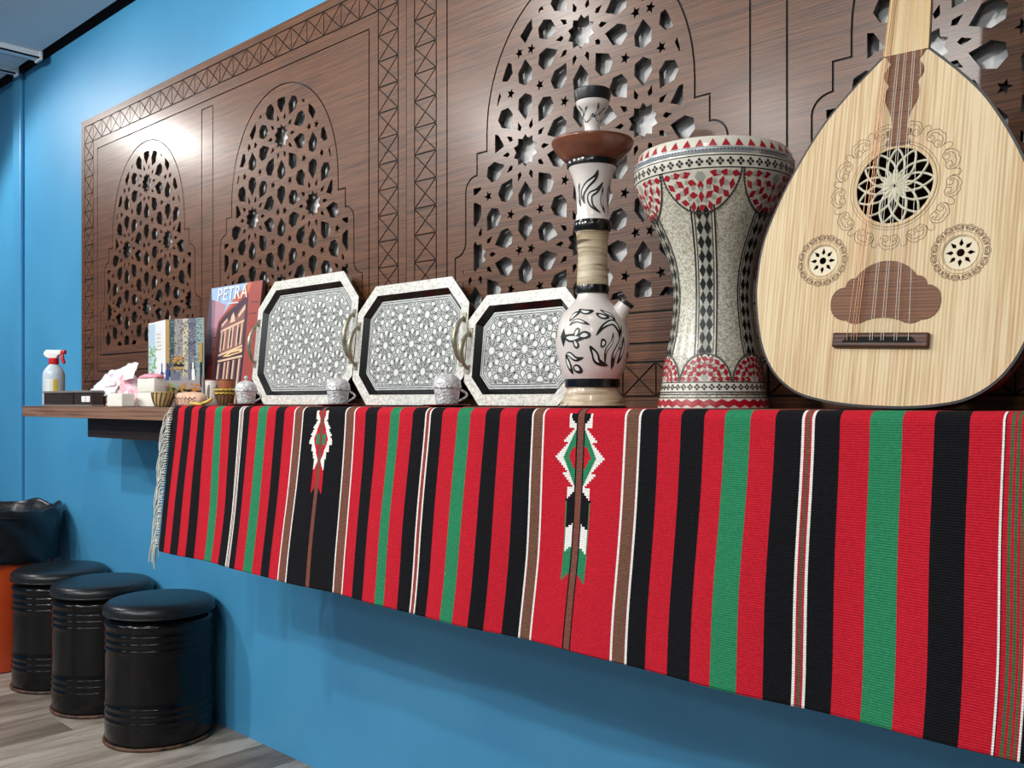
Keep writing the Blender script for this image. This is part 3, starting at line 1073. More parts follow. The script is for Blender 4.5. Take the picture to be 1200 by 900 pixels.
    for ph in (0, 2.094, 4.189):
        S.phi0 = phi + ph
        for pts, w in [([(124, 345), (118, 322), (128, 300), (150, 280), (158, 262)], 11), ([(165, 370), (142, 350), (138, 325), (155, 312), (172, 290)], 10), ([(172, 300), (168, 340), (178, 368)], 6), ([(108, 290), (104, 320), (112, 350)], 6)]:
            S.leaf(mb, [q(p[0] + 3, p[1]) for p in pts], w * k * 1.45, 0, 1)
    obj('painted_leaves', mb, [M['inlay_black'], M['pearl_bright']], va, smooth=0)
    S = Turned(bowl, phi)
    mb = MB()
    for ph in (0, 1.6, 3.2, 4.8):
        S.phi0 = phi + ph
        for pts, w in [([(132, 130), (142, 118), (150, 108)], 4), ([(148, 118), (160, 105), (162, 84)], 5), ([(152, 112), (158, 124), (164, 128)], 3), ([(122, 112), (126, 100), (134, 92)], 4)]:
            S.leaf(mb, [q(*p) for p in pts], w * k * 1.3, 0, 1)
    obj('painted_leaves', mb, [M['inlay_black'], M['pearl_bright']], bo, smooth=0)
    return t
make_hookah()

# ------------------------------------------------------------------ goblet drum
M['drum_pearl'] = speckle('crushed_pearl', srgb(158, 154, 132), srgb(204, 202, 184), srgb(228, 227, 214), 420, rough=0.28, coat=0.5)
M['bone'] = mat('bone_inlay', srgb(226, 222, 208), 0.3, coat=0.4)
M['drum_red'] = mat('red_inlay', srgb(170, 24, 42), 0.3, coat=0.4)
M['drum_grey'] = mat('grey_pearl_inlay', srgb(170, 174, 162), 0.28, coat=0.4)
def make_drum():
    X, Y = -0.852, -0.215
    t = thing('goblet_drum', 'goblet drum covered in pearl inlay with red diamond scallops', 'drum', (X, Y, CLOTH_Z), (0, 0, 0))
    k = 0.000645
    prof0 = [(140, 878), (139, 868), (135, 845), (129, 810), (121, 750), (110, 700), (103, 650), (99, 600), (102, 550), (112, 500), (131, 450), (155, 400), (179, 350), (197, 305), (201, 285)]
    prof = smooth_prof([(r * k, (878 - y) * k) for r, y in prof0], 5)
    skirt = smooth_prof([(r * k, (878 - y) * k) for r, y in [(201, 285), (201.5, 270), (199, 252), (194, 238), (186, 226)]], 4)
    full = prof + skirt[1:]
    phi = math.atan2(-1.585 - Y, -X) + math.radians(-9)
    body = obj('shell', MB().lathe(prof, 96), M['drum_pearl'], t)
    obj('head_ring', MB().lathe(skirt + [(0.118, 0.4215), (0.114, 0.4195)], 96), M['bone'], t)
    obj('drumhead', MB().lathe([(0.1145, 0.4200), (0.06, 0.4206), (0.0, 0.4208)], 64, cap=False), mat('drum_skin', srgb(232, 230, 224), 0.35), t)
    # metal hoop with fine dots
    zt = (878 - 262) * k
    obj('hoop', MB().lathe([(interp(full, zt - 0.005) + 0.0002, zt - 0.005), (interp(full, zt) + 0.0016, zt - 0.003), (interp(full, zt) + 0.0016, zt + 0.003), (interp(full, zt + 0.005) + 0.0002, zt + 0.005)], 96, cap=False), mat('silver_hoop', srgb(196, 202, 206), 0.25, 0.6), t)
    S = Turned(full, phi, 0.0007)
    rT = 0.1297
    def zz(y): return (878 - y) * k
    A60 = PI / 3
    white, red, grey, black = MB(), MB(), MB(), MB()
    # red triangles round the head ring
    for i in range(40):
        S.phi0 = phi + 2 * PI * i / 40
        z0, z1 = zz(252), zz(233)
        S.poly(red, [(-0.0066, z0), (0.0066, z0), (0.0, z1)], lift=0.0007, rref=rT)
    # hoop dots
    for i in range(150):
        S.phi0 = phi + 2 * PI * i / 150
        S.poly(black, [(-0.0011, zt - 0.001), (0.0011, zt - 0.001), (0.0011, zt + 0.001), (-0.0011, zt + 0.001)], lift=0.0021, rref=rT, n=1)
    def band(mb, y0, y1, lift):
        zs = [zz(y0) + (zz(y1) - zz(y0)) * i / 3 for i in range(4)]
        mb.lathe([(interp(full, z) + lift, z) for z in zs], 96, cap=False)
    # cream bands with black lines and lozenges: under the head and at the foot
    for ya, yb, n in ((304, 275, 52), (836, 812, 46)):
        band(white, ya, yb, 0.0006)
        for yl in (ya, yb):
            band(black, yl + 1.2, yl - 1.2, 0.0010)
        zc, hh = (zz(ya) + zz(yb)) / 2, abs(zz(ya) - zz(yb)) * 0.36
        rc = interp(full, zc)
        for i in range(n):
            S.phi0 = phi + 2 * PI * i / n
            for cx, cz in ((0, 0.55), (0, -0.55), (0.55, 0), (-0.55, 0)):
                S.poly(black, [(hh * (cx + 0.42), zc + hh * cz), (hh * cx, zc + hh * (cz + 0.42)), (hh * (cx - 0.42), zc + hh * cz), (hh * cx, zc + hh * (cz - 0.42))], lift=0.0012, rref=rc, n=1)
    band(white, 878, 852, 0.0006)
    band(black, 851, 849, 0.0010)
    band(black, 843, 841, 0.0010)
    band(black, 878, 876, 0.0012)
    rb = interp(full, zz(865))
    nz = 30
    for i in range(nz):      # red zigzag at the foot
        S.phi0 = phi + 2 * PI * i / nz
        w2 = PI * rb / nz
        for sgn in (-1, 1):
            S.poly(red, [(0, zz(875)), (0, zz(860)), (sgn * w2, zz(853)), (sgn * w2, zz(868))], lift=0.0012, rref=rb)
    # six scallops above, six below, six diamond ribs between
    for i in range(6):
        S.phi0 = phi + A60 * i
        for (ztop, r0, rr, sg) in ((zz(305), rT * 0.965, 0.0635, -1), (zz(812), 0.0838, 0.0425, 1)):
            arc = [(rr * math.cos(PI * q / 20), ztop + sg * rr * (1.0 if sg < 0 else 1.08) * math.sin(PI * q / 20)) for q in range(21)]
            # white ground as a grid so that it hugs the shell
            rows = 7
            for a in range(rows):
                f0, f1 = a / rows, (a + 1) / rows
                for q in range(20):
                    p = [(arc[q][0] * f0, ztop + (arc[q][1] - ztop) * f0), (arc[q + 1][0] * f0, ztop + (arc[q + 1][1] - ztop) * f0),
                         (arc[q + 1][0] * f1, ztop + (arc[q + 1][1] - ztop) * f1), (arc[q][0] * f1, ztop + (arc[q][1] - ztop) * f1)]
                    vs = [S.at(s_, z_, 0.0007, r0) for s_, z_ in p]
                    white.add(vs, [(0, 1, 2, 3) if sg > 0 else (3, 2, 1, 0)])
            S.stroke(black, arc, 0.0030, lift=0.0014, rref=r0)
            for q in range(0, 40):
                th = PI * (q + 0.5) / 40
                cx, cz = rr * math.cos(th), ztop + sg * rr * (1.0 if sg < 0 else 1.08) * math.sin(th)
                S.poly(white, [(cx - 0.0007, cz), (cx, cz - 0.0007), (cx + 0.0007, cz), (cx, cz + 0.0007)], lift=0.0018, rref=r0, n=1)
            # rings of red rhombs and grey squares
            u = rr / 0.0635
            for rad, n, mbx, sh, half, kind in ((0.0555, 11, red, 0.5, 0.0080, 'd'), (0.0460, 10, grey, 0.0, 0.0046, 's'), (0.0395, 9, red, 0.0, 0.0082, 'd'), (0.0290, 7, grey, 0.0, 0.0042, 's'), (0.0240, 5, red, 0.0, 0.0084, 'd')):
                m_ = n - 1 if sh == 0.5 or True else n
                for q in range(n):
                    th = PI * (q + 0.5) / n
                    if sh == 0.0 and mbx is grey:
                        th = PI * (q + 0.5) / n
                    cx, cz = rad * u * math.cos(th), ztop + sg * rad * u * math.sin(th)
                    if abs(cz - ztop) < 0.004 * u:
                        continue
                    uu = max(u, 0.84)
                    hx, ht = (half * uu * 1.05, half * uu * 0.62) if kind == 'd' else (half * u, half * u)
                    ang = th if (q % 2 == 0 or kind == 's') else th + 1.25
                    pts = []
                    for a_, b_ in ((hx, 0), (0, ht), (-hx, 0), (0, -ht)):
                        pts.append((cx + a_ * math.cos(ang) - b_ * math.sin(ang), cz + sg * (a_ * math.sin(ang) + b_ * math.cos(ang))))
                    S.poly(mbx, pts, lift=0.0013, rref=r0, n=2)
            S.poly(grey, [(0.008 * u * math.cos(2 * PI * q / 6), ztop + sg * 0.011 * u + 0.008 * u * math.sin(2 * PI * q / 6)) for q in range(6)], lift=0.0013, rref=r0)
        # diamond rib
        z0, z1 = zz(752), zz(385)
        n = 24
        def rib(x0, x1, mbx, lift):
            for a in range(n):
                za, zb = z0 + (z1 - z0) * a / n, z0 + (z1 - z0) * (a + 1) / n
                fa = 0.72 + 0.28 * interp(full, za) / 0.09
                fb = 0.72 + 0.28 * interp(full, zb) / 0.09
                mbx.add([S.at(x0 * fa, za, lift), S.at(x1 * fa, za, lift), S.at(x1 * fb, zb, lift), S.at(x0 * fb, zb, lift)], [(0, 1, 2, 3)])
        rib(-0.0180, 0.0180, white, 0.0006)
        rib(-0.0136, -0.0122, black, 0.0010)
        rib(0.0122, 0.0136, black, 0.0010)
        rib(-0.0188, -0.0164, black, 0.0010)
        rib(0.0164, 0.0188, black, 0.0010)
        nd = 11
        for a in range(nd):
            zc = z0 + (z1 - z0) * (a + 0.5) / nd
            hh = (z1 - z0) / nd * 0.5
            f = 0.72 + 0.28 * interp(full, zc) / 0.09
            for cx in (-0.0058, 0.0058):
                S.poly(black, [((cx - 0.0054) * f, zc), (cx * f, zc - hh), ((cx + 0.0054) * f, zc), (cx * f, zc + hh)], lift=0.0011)
            S.poly(grey, [(-0.0048 * f, zc + hh), (0, zc), (0.0048 * f, zc + hh), (0, min(z1, zc + 2 * hh))], lift=0.0009)
    obj('bone_inlay', white, M['bone'], t, smooth=60)
    obj('red_inlay', red, M['drum_red'], t, smooth=60)
    obj('grey_inlay', grey, M['drum_grey'], t, smooth=60)
    obj('ebony_inlay', black, M['inlay_black'], t, smooth=60)
    for o in t.children:
        if o.name.split('.')[0].endswith('_inlay'):
            o['kind'] = 'stuff'
    return t
make_drum()

# ------------------------------------------------------------------ lute
def spruce():
    m = mat('spruce_top', srgb(226, 196, 150), 0.6)
    v = coords(m, (1, 1, 0.03))
    n1 = N(m, 'ShaderNodeTexNoise', Scale=230.0, Detail=3, Distortion=0.1)
    L(m, v, n1.inputs['Vector'])
    n2 = N(m, 'ShaderNodeTexNoise', Scale=14.0, Detail=3)
    L(m, v, n2.inputs['Vector'])
    wv = N(m, 'ShaderNodeTexWave', Scale=62.0, Distortion=3.5, Detail=2.0)
    wv.bands_direction = 'X'
    wv.inputs['Detail Scale'].default_value = 0.35
    L(m, v, wv.inputs['Vector'])
    ad = N(m, 'ShaderNodeMath', operation='MULTIPLY_ADD')
    L(m, n2.outputs['Fac'], ad.inputs[0])
    ad.inputs[1].default_value = 0.55
    L(m, n1.outputs['Fac'], ad.inputs[2])
    ad2 = N(m, 'ShaderNodeMath', operation='MULTIPLY_ADD')
    L(m, wv.outputs['Fac'], ad2.inputs[0])
    ad2.inputs[1].default_value = 0.18
    L(m, ad.outputs[0], ad2.inputs[2])
    L(m, ramp(m, ad2.outputs[0], [(0.58, srgb(190, 154, 108)), (0.86, srgb(216, 190, 147)), (1.10, srgb(228, 209, 170))]), bsdf(m).inputs['Base Color'])
    return m
M['spruce'] = spruce()
M['maple'] = noise_mat('pale_neck_wood', [(0.3, srgb(206, 170, 110)), (0.7, srgb(236, 214, 160))], scale=(60, 60, 1.2), nscale=2, rough=0.35, coat=0.3)
M['walnut'] = wood('lute_walnut', srgb(72, 40, 20), srgb(124, 78, 44), scale=(3, 60, 60), rough=0.45, bump=0.1)
M['rosewood'] = wood('rosewood', srgb(44, 22, 14), srgb(84, 46, 28), scale=(3, 60, 60), rough=0.35, bump=0.1)
M['mahogany'] = wood('bowl_mahogany', srgb(64, 22, 18), srgb(110, 46, 34), scale=(8, 8, 2), rough=0.25, bump=0.0, coat=0.6)
M['engrave'] = mat('burnt_line', srgb(104, 74, 46), 0.6)
M['dark_hole'] = mat('hollow_black', srgb(10, 9, 8), 0.9)
OUD_PROF = [(0.500, 0.032), (0.457, 0.077), (0.414, 0.114), (0.355, 0.150), (0.297, 0.177), (0.241, 0.1945), (0.1905, 0.1985), (0.1617, 0.1975), (0.1186, 0.190), (0.076, 0.176), (0.042, 0.153), (0.0185, 0.120), (0.008, 0.082), (0.003, 0.040)]
def make_oud():
    t = thing('lute', 'pear-shaped pale wooden lute with round carved soundhole, leaning at the right', 'lute', (-0.5435, -0.297, CLOTH_Z + 0.002), (-math.radians(6), math.radians(2.6), 0))
    right = smooth_open([(h, v) for v, h in OUD_PROF] + [(0.0, 0.002)], 5)     # neck -> bottom along the right edge
    outline = [(-h, v) for h, v in right] + [(h, v) for h, v in reversed(right[:-1])]
    outline = [p for i, p in enumerate(outline) if i == 0 or math.hypot(p[0] - outline[i - 1][0], p[1] - outline[i - 1][1]) > 1e-4]
    def circle(cx, cz, r, n=48):
        return [(cx + r * math.cos(2 * PI * i / n), cz + r * math.sin(2 * PI * i / n)) for i in range(n)]
    RC = (0.0, 0.311)
    SMALL = [(-0.0955, 0.211), (0.0955, 0.211)]
    loops = [offset(outline, 0.0022), circle(RC[0], RC[1], 0.0545)] + [circle(x, z, 0.0222, 32) for x, z in SMALL]
    obj('soundboard', fill2d(loops, -0.0035, 0.0), M['spruce'], t, smooth=30)
    # dark binding round the edge
    obj('binding', fill2d([offset(outline, -0.0012), offset(outline, 0.0024)], -0.0030, 0.002), mat('dark_binding', srgb(26, 24, 26), 0.5), t, smooth=30)
    # bowl of ribs: half-ellipse sections behind the board
    nr = 17
    secs = [(h, v) for h, v in right if h > 0.001]
    for k in range(nr):
        mb = MB()
        a0, a1 = PI * k / nr, PI * (k + 1) / nr
        nn = 3
        for h, v in secs:
            dep = 0.90 * h
            zc = v
            for q in range(nn + 1):
                a = a0 + (a1 - a0) * q / nn
                g = 0.9975 if q in (0, nn) else 1.0
                mb.v.append((-h * math.cos(a) * g, 0.0005 + dep * math.sin(a) * g, zc))
        for i in range(len(secs) - 1):
            for q in range(nn):
                o0 = i * (nn + 1) + q
                mb.f.append((o0, o0 + nn + 1, o0 + nn + 2, o0 + 1))
                mb.m.append(0)
        obj('rib', mb, M['mahogany'] if k % 2 == 0 else M['rosewood'], t, smooth=40)
    tail = MB()
    hh, vv = secs[-1]
    tail.prism([(-hh, vv + 0.001), (hh, vv + 0.001), (hh * 0.5, vv - 0.001), (-hh * 0.5, vv - 0.001)], 0.0005, 0.9 * hh)
    obj('tail_block', tail, M['rosewood'], t, smooth=40)
    # neck, fingerboard, bent peg box
    nk = MB()
    sec = []
    for v, hw_, dep in ((0.490, 0.030, 0.034), (0.60, 0.027, 0.030), (0.70, 0.0235, 0.026)):
        for q in range(9):
            a = PI * q / 8
            sec.append((-hw_ * math.cos(a), 0.0 + dep * math.sin(a), v))
    for i in range(2):
        for q in range(8):
            nk.f.append((i * 9 + q, (i + 1) * 9 + q, (i + 1) * 9 + q + 1, i * 9 + q + 1))
            nk.m.append(0)
        nk.f.append((i * 9, i * 9 + 8, (i + 1) * 9 + 8, (i + 1) * 9))
        nk.m.append(0)
    nk.v = sec
    nk.f += [tuple(range(8, -1, -1)), tuple(range(18, 27))]
    nk.m += [0, 0]
    obj('neck', nk, M['rosewood'], t, smooth=40)
    obj('fingerboard', MB().prism([(-0.0315, 0.499), (0.0315, 0.499), (0.0245, 0.70), (-0.0245, 0.70)], -0.0052, 0.0), M['maple'], t, smooth=0)
    obj('peg_box', MB().prism([(-0.024, 0.70), (0.024, 0.70), (0.017, 0.74), (-0.017, 0.74)], -0.002, 0.075), M['rosewood'], t, smooth=0, bevel=0.002)
    # ornamental tongue over the joint
    tg = [(0.0245, 0.506), (0.0240, 0.492), (0.0195, 0.486), (0.0265, 0.476), (0.0262, 0.464), (0.0195, 0.455), (0.0235, 0.446), (0.0225, 0.432), (0.0150, 0.416), (0.0105, 0.400), (0.0105, 0.392), (0.0170, 0.389), (0.0165, 0.383), (0.0120, 0.379), (0.0160, 0.374), (0.0150, 0.3675), (0.0, 0.3665)]
    tp = [(x, z) for x, z in tg] + [(-x, z) for x, z in reversed(tg[:-1])]
    obj('neck_tongue', MB().prism(smooth_closed(tp, 3), -0.0048, -0.0030), M['walnut'], t, smooth=30)['label'] = 'scalloped walnut overlay'
    # carved rosette
    ro = obj('rosette', MB().lathe([(0.0575, 0), (0.0575, 0.0006), (0.0545, 0.0010), (0.0530, 0.0002)], 64, cap=False).xf(Matrix.Translation((RC[0], -0.0035, RC[1])) @ Matrix.Rotation(PI / 2, 4, 'X')), M['spruce'], t, smooth=50)
    mb = MB()
    R = 0.0535
    for k in range(13):
        th = 2 * PI * k / 13 + 0.13
        for sg in (-1, 1):
            pts = []
            for q in range(15):
                u = q / 14
                rad = R * (0.985 - 0.885 * u)
                ang = th + sg * 0.92 * (1 - rad / R)
                pts.append((RC[0] + rad * math.cos(ang), -0.0012 - 0.0006 * math.sin(q * 1.5 + (0 if sg > 0 else PI)), RC[1] + rad * math.sin(ang)))
            mb.tube(pts, [0.0017] * 12 + [0.0018, 0.0019, 0.0019], 6)
        # small inner petals
        pts = [(RC[0] + R * rr * math.cos(th), -0.0022, RC[1] + R * rr * math.sin(th)) for rr in (0.05, 0.16, 0.28, 0.34)]
        mb.tube(pts, [0.0008, 0.0016, 0.0018, 0.0006], 6)
    obj('rosette_lattice', mb, mat('rosette_bone', srgb(214, 210, 186), 0.5), ro, smooth=60)
    # small sound-hole discs with dark cut-outs
    for (x, z) in SMALL:
        loops = [circle(x, z, 0.0222, 32), circle(x, z, 0.0052, 16)]
        for k in range(8):
            a = 2 * PI * k / 8 + PI / 8 * 0
            loc = [(0.0085, 0), (0.0120, 0.0030), (0.0192, 0), (0.0120, -0.0030)]
            loops.append([(x + r * math.cos(a) - s_ * math.sin(a), z + r * math.sin(a) + s_ * math.cos(a)) for r, s_ in loc])
        obj('small_rosette', fill2d(loops, -0.0018, 0.0), mat('rosette_disc', srgb(228, 216, 186), 0.5), t, smooth=30)
    # engraved scrollwork
    def scroll(mb, cx, cz, a, s):
        """one heart-shaped scroll, outward along a"""
        def T(p):
            return (cx + s * (p[0] * math.cos(a) - p[1] * math.sin(a)), cz + s * (p[0] * math.sin(a) + p[1] * math.cos(a)))
        outer = smooth_closed([(-0.35, 0.0), (-0.45, 0.45), (-0.1, 0.75), (0.35, 0.62), (0.62, 0.25), (0.55, 0.0), (0.62, -0.25), (0.35, -0.62), (-0.1, -0.75), (-0.45, -0.45)], 4)
        inner = smooth_open([(-0.35, 0.12), (-0.05, 0.10), (0.02, 0.42), (-0.22, 0.42), (-0.18, 0.58), (0.22, 0.45), (0.36, 0.08), (0.30, 0.0), (0.36, -0.08), (0.22, -0.45), (-0.18, -0.58), (-0.22, -0.42), (0.02, -0.42), (-0.05, -0.10), (-0.35, -0.12)], 4)
        lobe = smooth_open([(-0.15, 0.80), (0.25, 0.82), (0.42, 1.05), (0.25, 1.25), (-0.15, 1.25)], 4)
        w = 0.0008
        mb.ribbon([T(p) for p in outer], w, -0.0037, closed=True)
        mb.ribbon([T(p) for p in inner], w, -0.0037)
        mb.ribbon([T(p) for p in lobe], w, -0.0037)
    en = MB()
    for k in range(13):
        a = 2 * PI * (k + 0.5) / 13 + PI / 2
        scroll(en, RC[0] + 0.0785 * math.cos(a), RC[1] + 0.0785 * math.sin(a), a, 0.0190)
    en.ribbon(circle(RC[0], RC[1], 0.0585), 0.0006, -0.0037, closed=True)
    en.ribbon(circle(RC[0], RC[1], 0.0622), 0.0006, -0.0037, closed=True)
    for (x, z) in SMALL:
        for k in range(15):
            a = 2 * PI * k / 15
            scroll(en, x + 0.0335 * math.cos(a), z + 0.0335 * math.sin(a), a, 0.0072)
        en.ribbon(circle(x, z, 0.0285, 36), 0.0005, -0.0037, closed=True)
        en.ribbon(circle(x, z, 0.0235, 36), 0.0005, -0.0037, closed=True)
    e = obj('engraved_scrollwork', en, M['engrave'], t, smooth=0)
    e['kind'] = 'stuff'
    # cloud-shaped plectrum guard and bridge
    half = bez((0.0, 0.2050), (0.020, 0.2050), (0.033, 0.196), (0.0430, 0.1825), 8)[1:]
    half += bez((0.0430, 0.1825), (0.051, 0.1835), (0.0555, 0.178), (0.0570, 0.1700), 5)[1:]
    half += bez((0.0570, 0.1700), (0.071, 0.170), (0.0775, 0.158), (0.0765, 0.146), 6)[1:]
    half += bez((0.0765, 0.146), (0.0760, 0.131), (0.066, 0.122), (0.0520, 0.1225), 6)[1:]
    half += bez((0.0520, 0.1225), (0.044, 0.116), (0.034, 0.1165), (0.0270, 0.1205), 5)[1:]
    half += bez((0.0270, 0.1205), (0.016, 0.1255), (0.008, 0.1260), (0.0, 0.1260), 5)[1:]
    pk = [(0.0, 0.2050)] + half + [(-x, z) for x, z in reversed(half[:-1])]
    obj('plectrum_guard', MB().prism(pk, -0.0046, -0.0032), M['walnut'], t, smooth=30)
    br = obj('bridge', MB().prism([(-0.0670, 0.0835), (0.0670, 0.0835), (0.0670, 0.1045), (-0.0670, 0.1045)], -0.0105, -0.0030), M['rosewood'], t, smooth=0, bevel=0.0025)
    obj('tie_slot', MB().prism([(-0.052, 0.0905), (0.052, 0.0905), (0.045, 0.0985), (-0.045, 0.0985)], -0.0110, -0.0100), M['dark_hole'], br, smooth=0)
    # strings
    sm = mat('copper_string', srgb(150, 112, 84), 0.35, 0.6)
    sm2 = mat('nylon_string', srgb(226, 220, 206), 0.3)
    xs = [(-0.044, -0.022), (-0.0375, -0.0185), (-0.034, -0.0165), (-0.030, -0.0145), (-0.0115, -0.008), (-0.008, -0.0055), (0.004, 0.000), (0.0075, 0.0025), (0.022, 0.0085), (0.0255, 0.011), (0.041, 0.017)]
    for i, (x0, x1) in enumerate(xs):
        m_ = sm if i < 4 else sm2
        sag = 0.0
        obj('string', MB().tube([(x0, -0.0118, 0.0930), (x0, -0.0120, 0.1030), (x0 + (x1 - x0) * 0.5, -0.0112, 0.36), (x1, -0.0085, 0.70)], 0.00055 if i < 4 else 0.00035, 5), m_, t, smooth=60)
    return t
make_oud()

# ------------------------------------------------------------------ small things on the shelf
M['plastic_clear'] = mat('milky_bottle_plastic', srgb(196, 212, 226), 0.25)
M['plastic_white'] = mat('white_plastic', srgb(240, 240, 238), 0.35)
M['plastic_red'] = mat('red_plastic', srgb(204, 36, 40), 0.35)
M['paper'] = noise_mat('napkin_paper', [(0.3, srgb(224, 222, 212)), (0.7, srgb(236, 234, 226))], scale=(1, 1, 12), nscale=14, rough=0.9, bump=0.3)
M['silver'] = None

def make_spray():
    t = thing('spray_bottle', 'milky spray bottle with red trigger at the left end of the shelf', 'bottle', (-3.512, -0.277, SHELF_Z), (0, 0, math.radians(44)))
    prof = smooth_prof([(0.034, 0.0), (0.0365, 0.004), (0.0365, 0.06), (0.0365, 0.105), (0.033, 0.124), (0.021, 0.140), (0.0145, 0.146), (0.0140, 0.150)], 3)
    obj('bottle_body', MB().lathe(prof, 40), M['plastic_clear'], t)
    obj('collar', MB().lathe([(0.0155, 0.148), (0.0165, 0.150), (0.0165, 0.168), (0.0145, 0.170)], 28), M['plastic_red'], t)
    hd = [(-0.030, 0.192), (-0.033, 0.182), (-0.022, 0.172), (-0.010, 0.168), (0.014, 0.168), (0.018, 0.180), (0.028, 0.182), (0.030, 0.198), (-0.022, 0.199)]
    obj('spray_head', MB().prism(hd, -0.011, 0.011), M['plastic_white'], t, smooth=30, bevel=0.003)
    obj('nozzle', MB().prism([(0.029, 0.183), (0.042, 0.184), (0.042, 0.198), (0.029, 0.199)], -0.009, 0.009), M['plastic_red'], t, smooth=30, bevel=0.002)
    tr = [(0.024, 0.184), (0.034, 0.184), (0.036, 0.168), (0.041, 0.154), (0.036, 0.148), (0.029, 0.158), (0.026, 0.170)]
    obj('trigger', MB().prism(tr, -0.006, 0.006), M['plastic_red'], t, smooth=30, bevel=0.0015)
    # paper label wrapped on the visible side
    lab = Turned([(0.0365, 0.0), (0.0365, 0.2)], math.radians(-90 + 8), 0.0006)
    mb = MB()
    for i in range(8):
        s0, s1 = -0.016 + 0.040 * i / 8, -0.016 + 0.040 * (i + 1) / 8
        mb.add([lab.at(s0, 0.030), lab.at(s1, 0.030), lab.at(s1, 0.094), lab.at(s0, 0.094)], [(0, 1, 2, 3)], 1 if i > 4 else 0)
    for r in range(9):
        z0 = 0.038 + r * 0.006
        mb.add([lab.at(-0.013, z0, 0.001), lab.at(0.005 - (r % 3) * 0.002, z0, 0.001), lab.at(0.005 - (r % 3) * 0.002, z0 + 0.002, 0.001), lab.at(-0.013, z0 + 0.002, 0.001)], [(0, 1, 2, 3)], 2)
    obj('paper_label', mb, [mat('label_white', srgb(226, 230, 228), 0.6), mat('label_yellow', srgb(214, 190, 60), 0.6), mat('label_print', srgb(130, 136, 140), 0.6)], t, smooth=60)
make_spray()

def make_box(x0, x1, label, stickers):
    t = thing('storage_box', label, 'box', (x0, -0.345, SHELF_Z), (0, 0, 0), 'dark boxes at the end of the shelf')
    w = x1 - x0
    dk = M['rail_wood']
    obj('body', MB().box(0.004, w - 0.004, 0.003, 0.038, 0.003, 0.044), dk, t, smooth=0, bevel=0.001)
    gm = mat('grey_edge', srgb(120, 116, 110), 0.5)
    obj('lid_edge', MB().box(0, w - 0.001, 0, 0.040, 0.044, 0.051), gm, t, smooth=0, bevel=0.001)
    obj('base_edge', MB().box(0, w - 0.001, 0, 0.040, 0.0, 0.005), gm, t, smooth=0, bevel=0.001)
    if stickers:
        for k in range(2):
            obj('sticker', MB().box(w - 0.085 + k * 0.034, w - 0.055 + k * 0.034, 0.0020, 0.0032, 0.014, 0.033), M['plastic_white'], t, smooth=0)
make_box(-3.430, -3.172, 'dark flat box in front of the spray bottle', False)
make_box(-3.170, -3.020, 'dark flat box with two white stickers beside the pink napkin pack', True)

def crumple(x0, x1, y0, y1, h, prof, n=36, amp=0.010, seed=0):
    """closed lumpy bag: grid of a dome with crumpled noise"""
    mb = MB()
    m = n // 2
    for j in range(m + 1):
        v = j / m
        for i in range(n):
            a = 2 * PI * i / n
            ca, sa = math.cos(a), math.sin(a)
            rr = math.sin(PI / 2 * min(1, (1 - v) * 1.15)) ** 0.5 if v < 1 else 0.0
            sx = (abs(ca) ** 0.6) * (1 if ca > 0 else -1)
            sy = (abs(sa) ** 0.6) * (1 if sa > 0 else -1)
            x = (x0 + x1) / 2 + (x1 - x0) / 2 * sx * rr
            y = (y0 + y1) / 2 + (y1 - y0) / 2 * sy * rr
            u = (x - x0) / (x1 - x0)
            z = h * v ** 0.8 * prof(u)
            p = Vector((x * 28 + seed, y * 28, z * 28))
            d = noise.noise(p) * amp + noise.noise(p * 2.3) * amp * 0.6
            mb.v.append((x + d * ca, y + d * sa, max(0.0005, z + d * (0.6 if v > 0.05 else 0))))
    for j in range(m):
        for i in range(n):
            i2 = (i + 1) % n
            mb.f.append((j * n + i, j * n + i2, (j + 1) * n + i2, (j + 1) * n + i))
            mb.m.append(0)
    mb.f.append(tuple(reversed(range(n))))
    mb.m.append(0)
    return mb

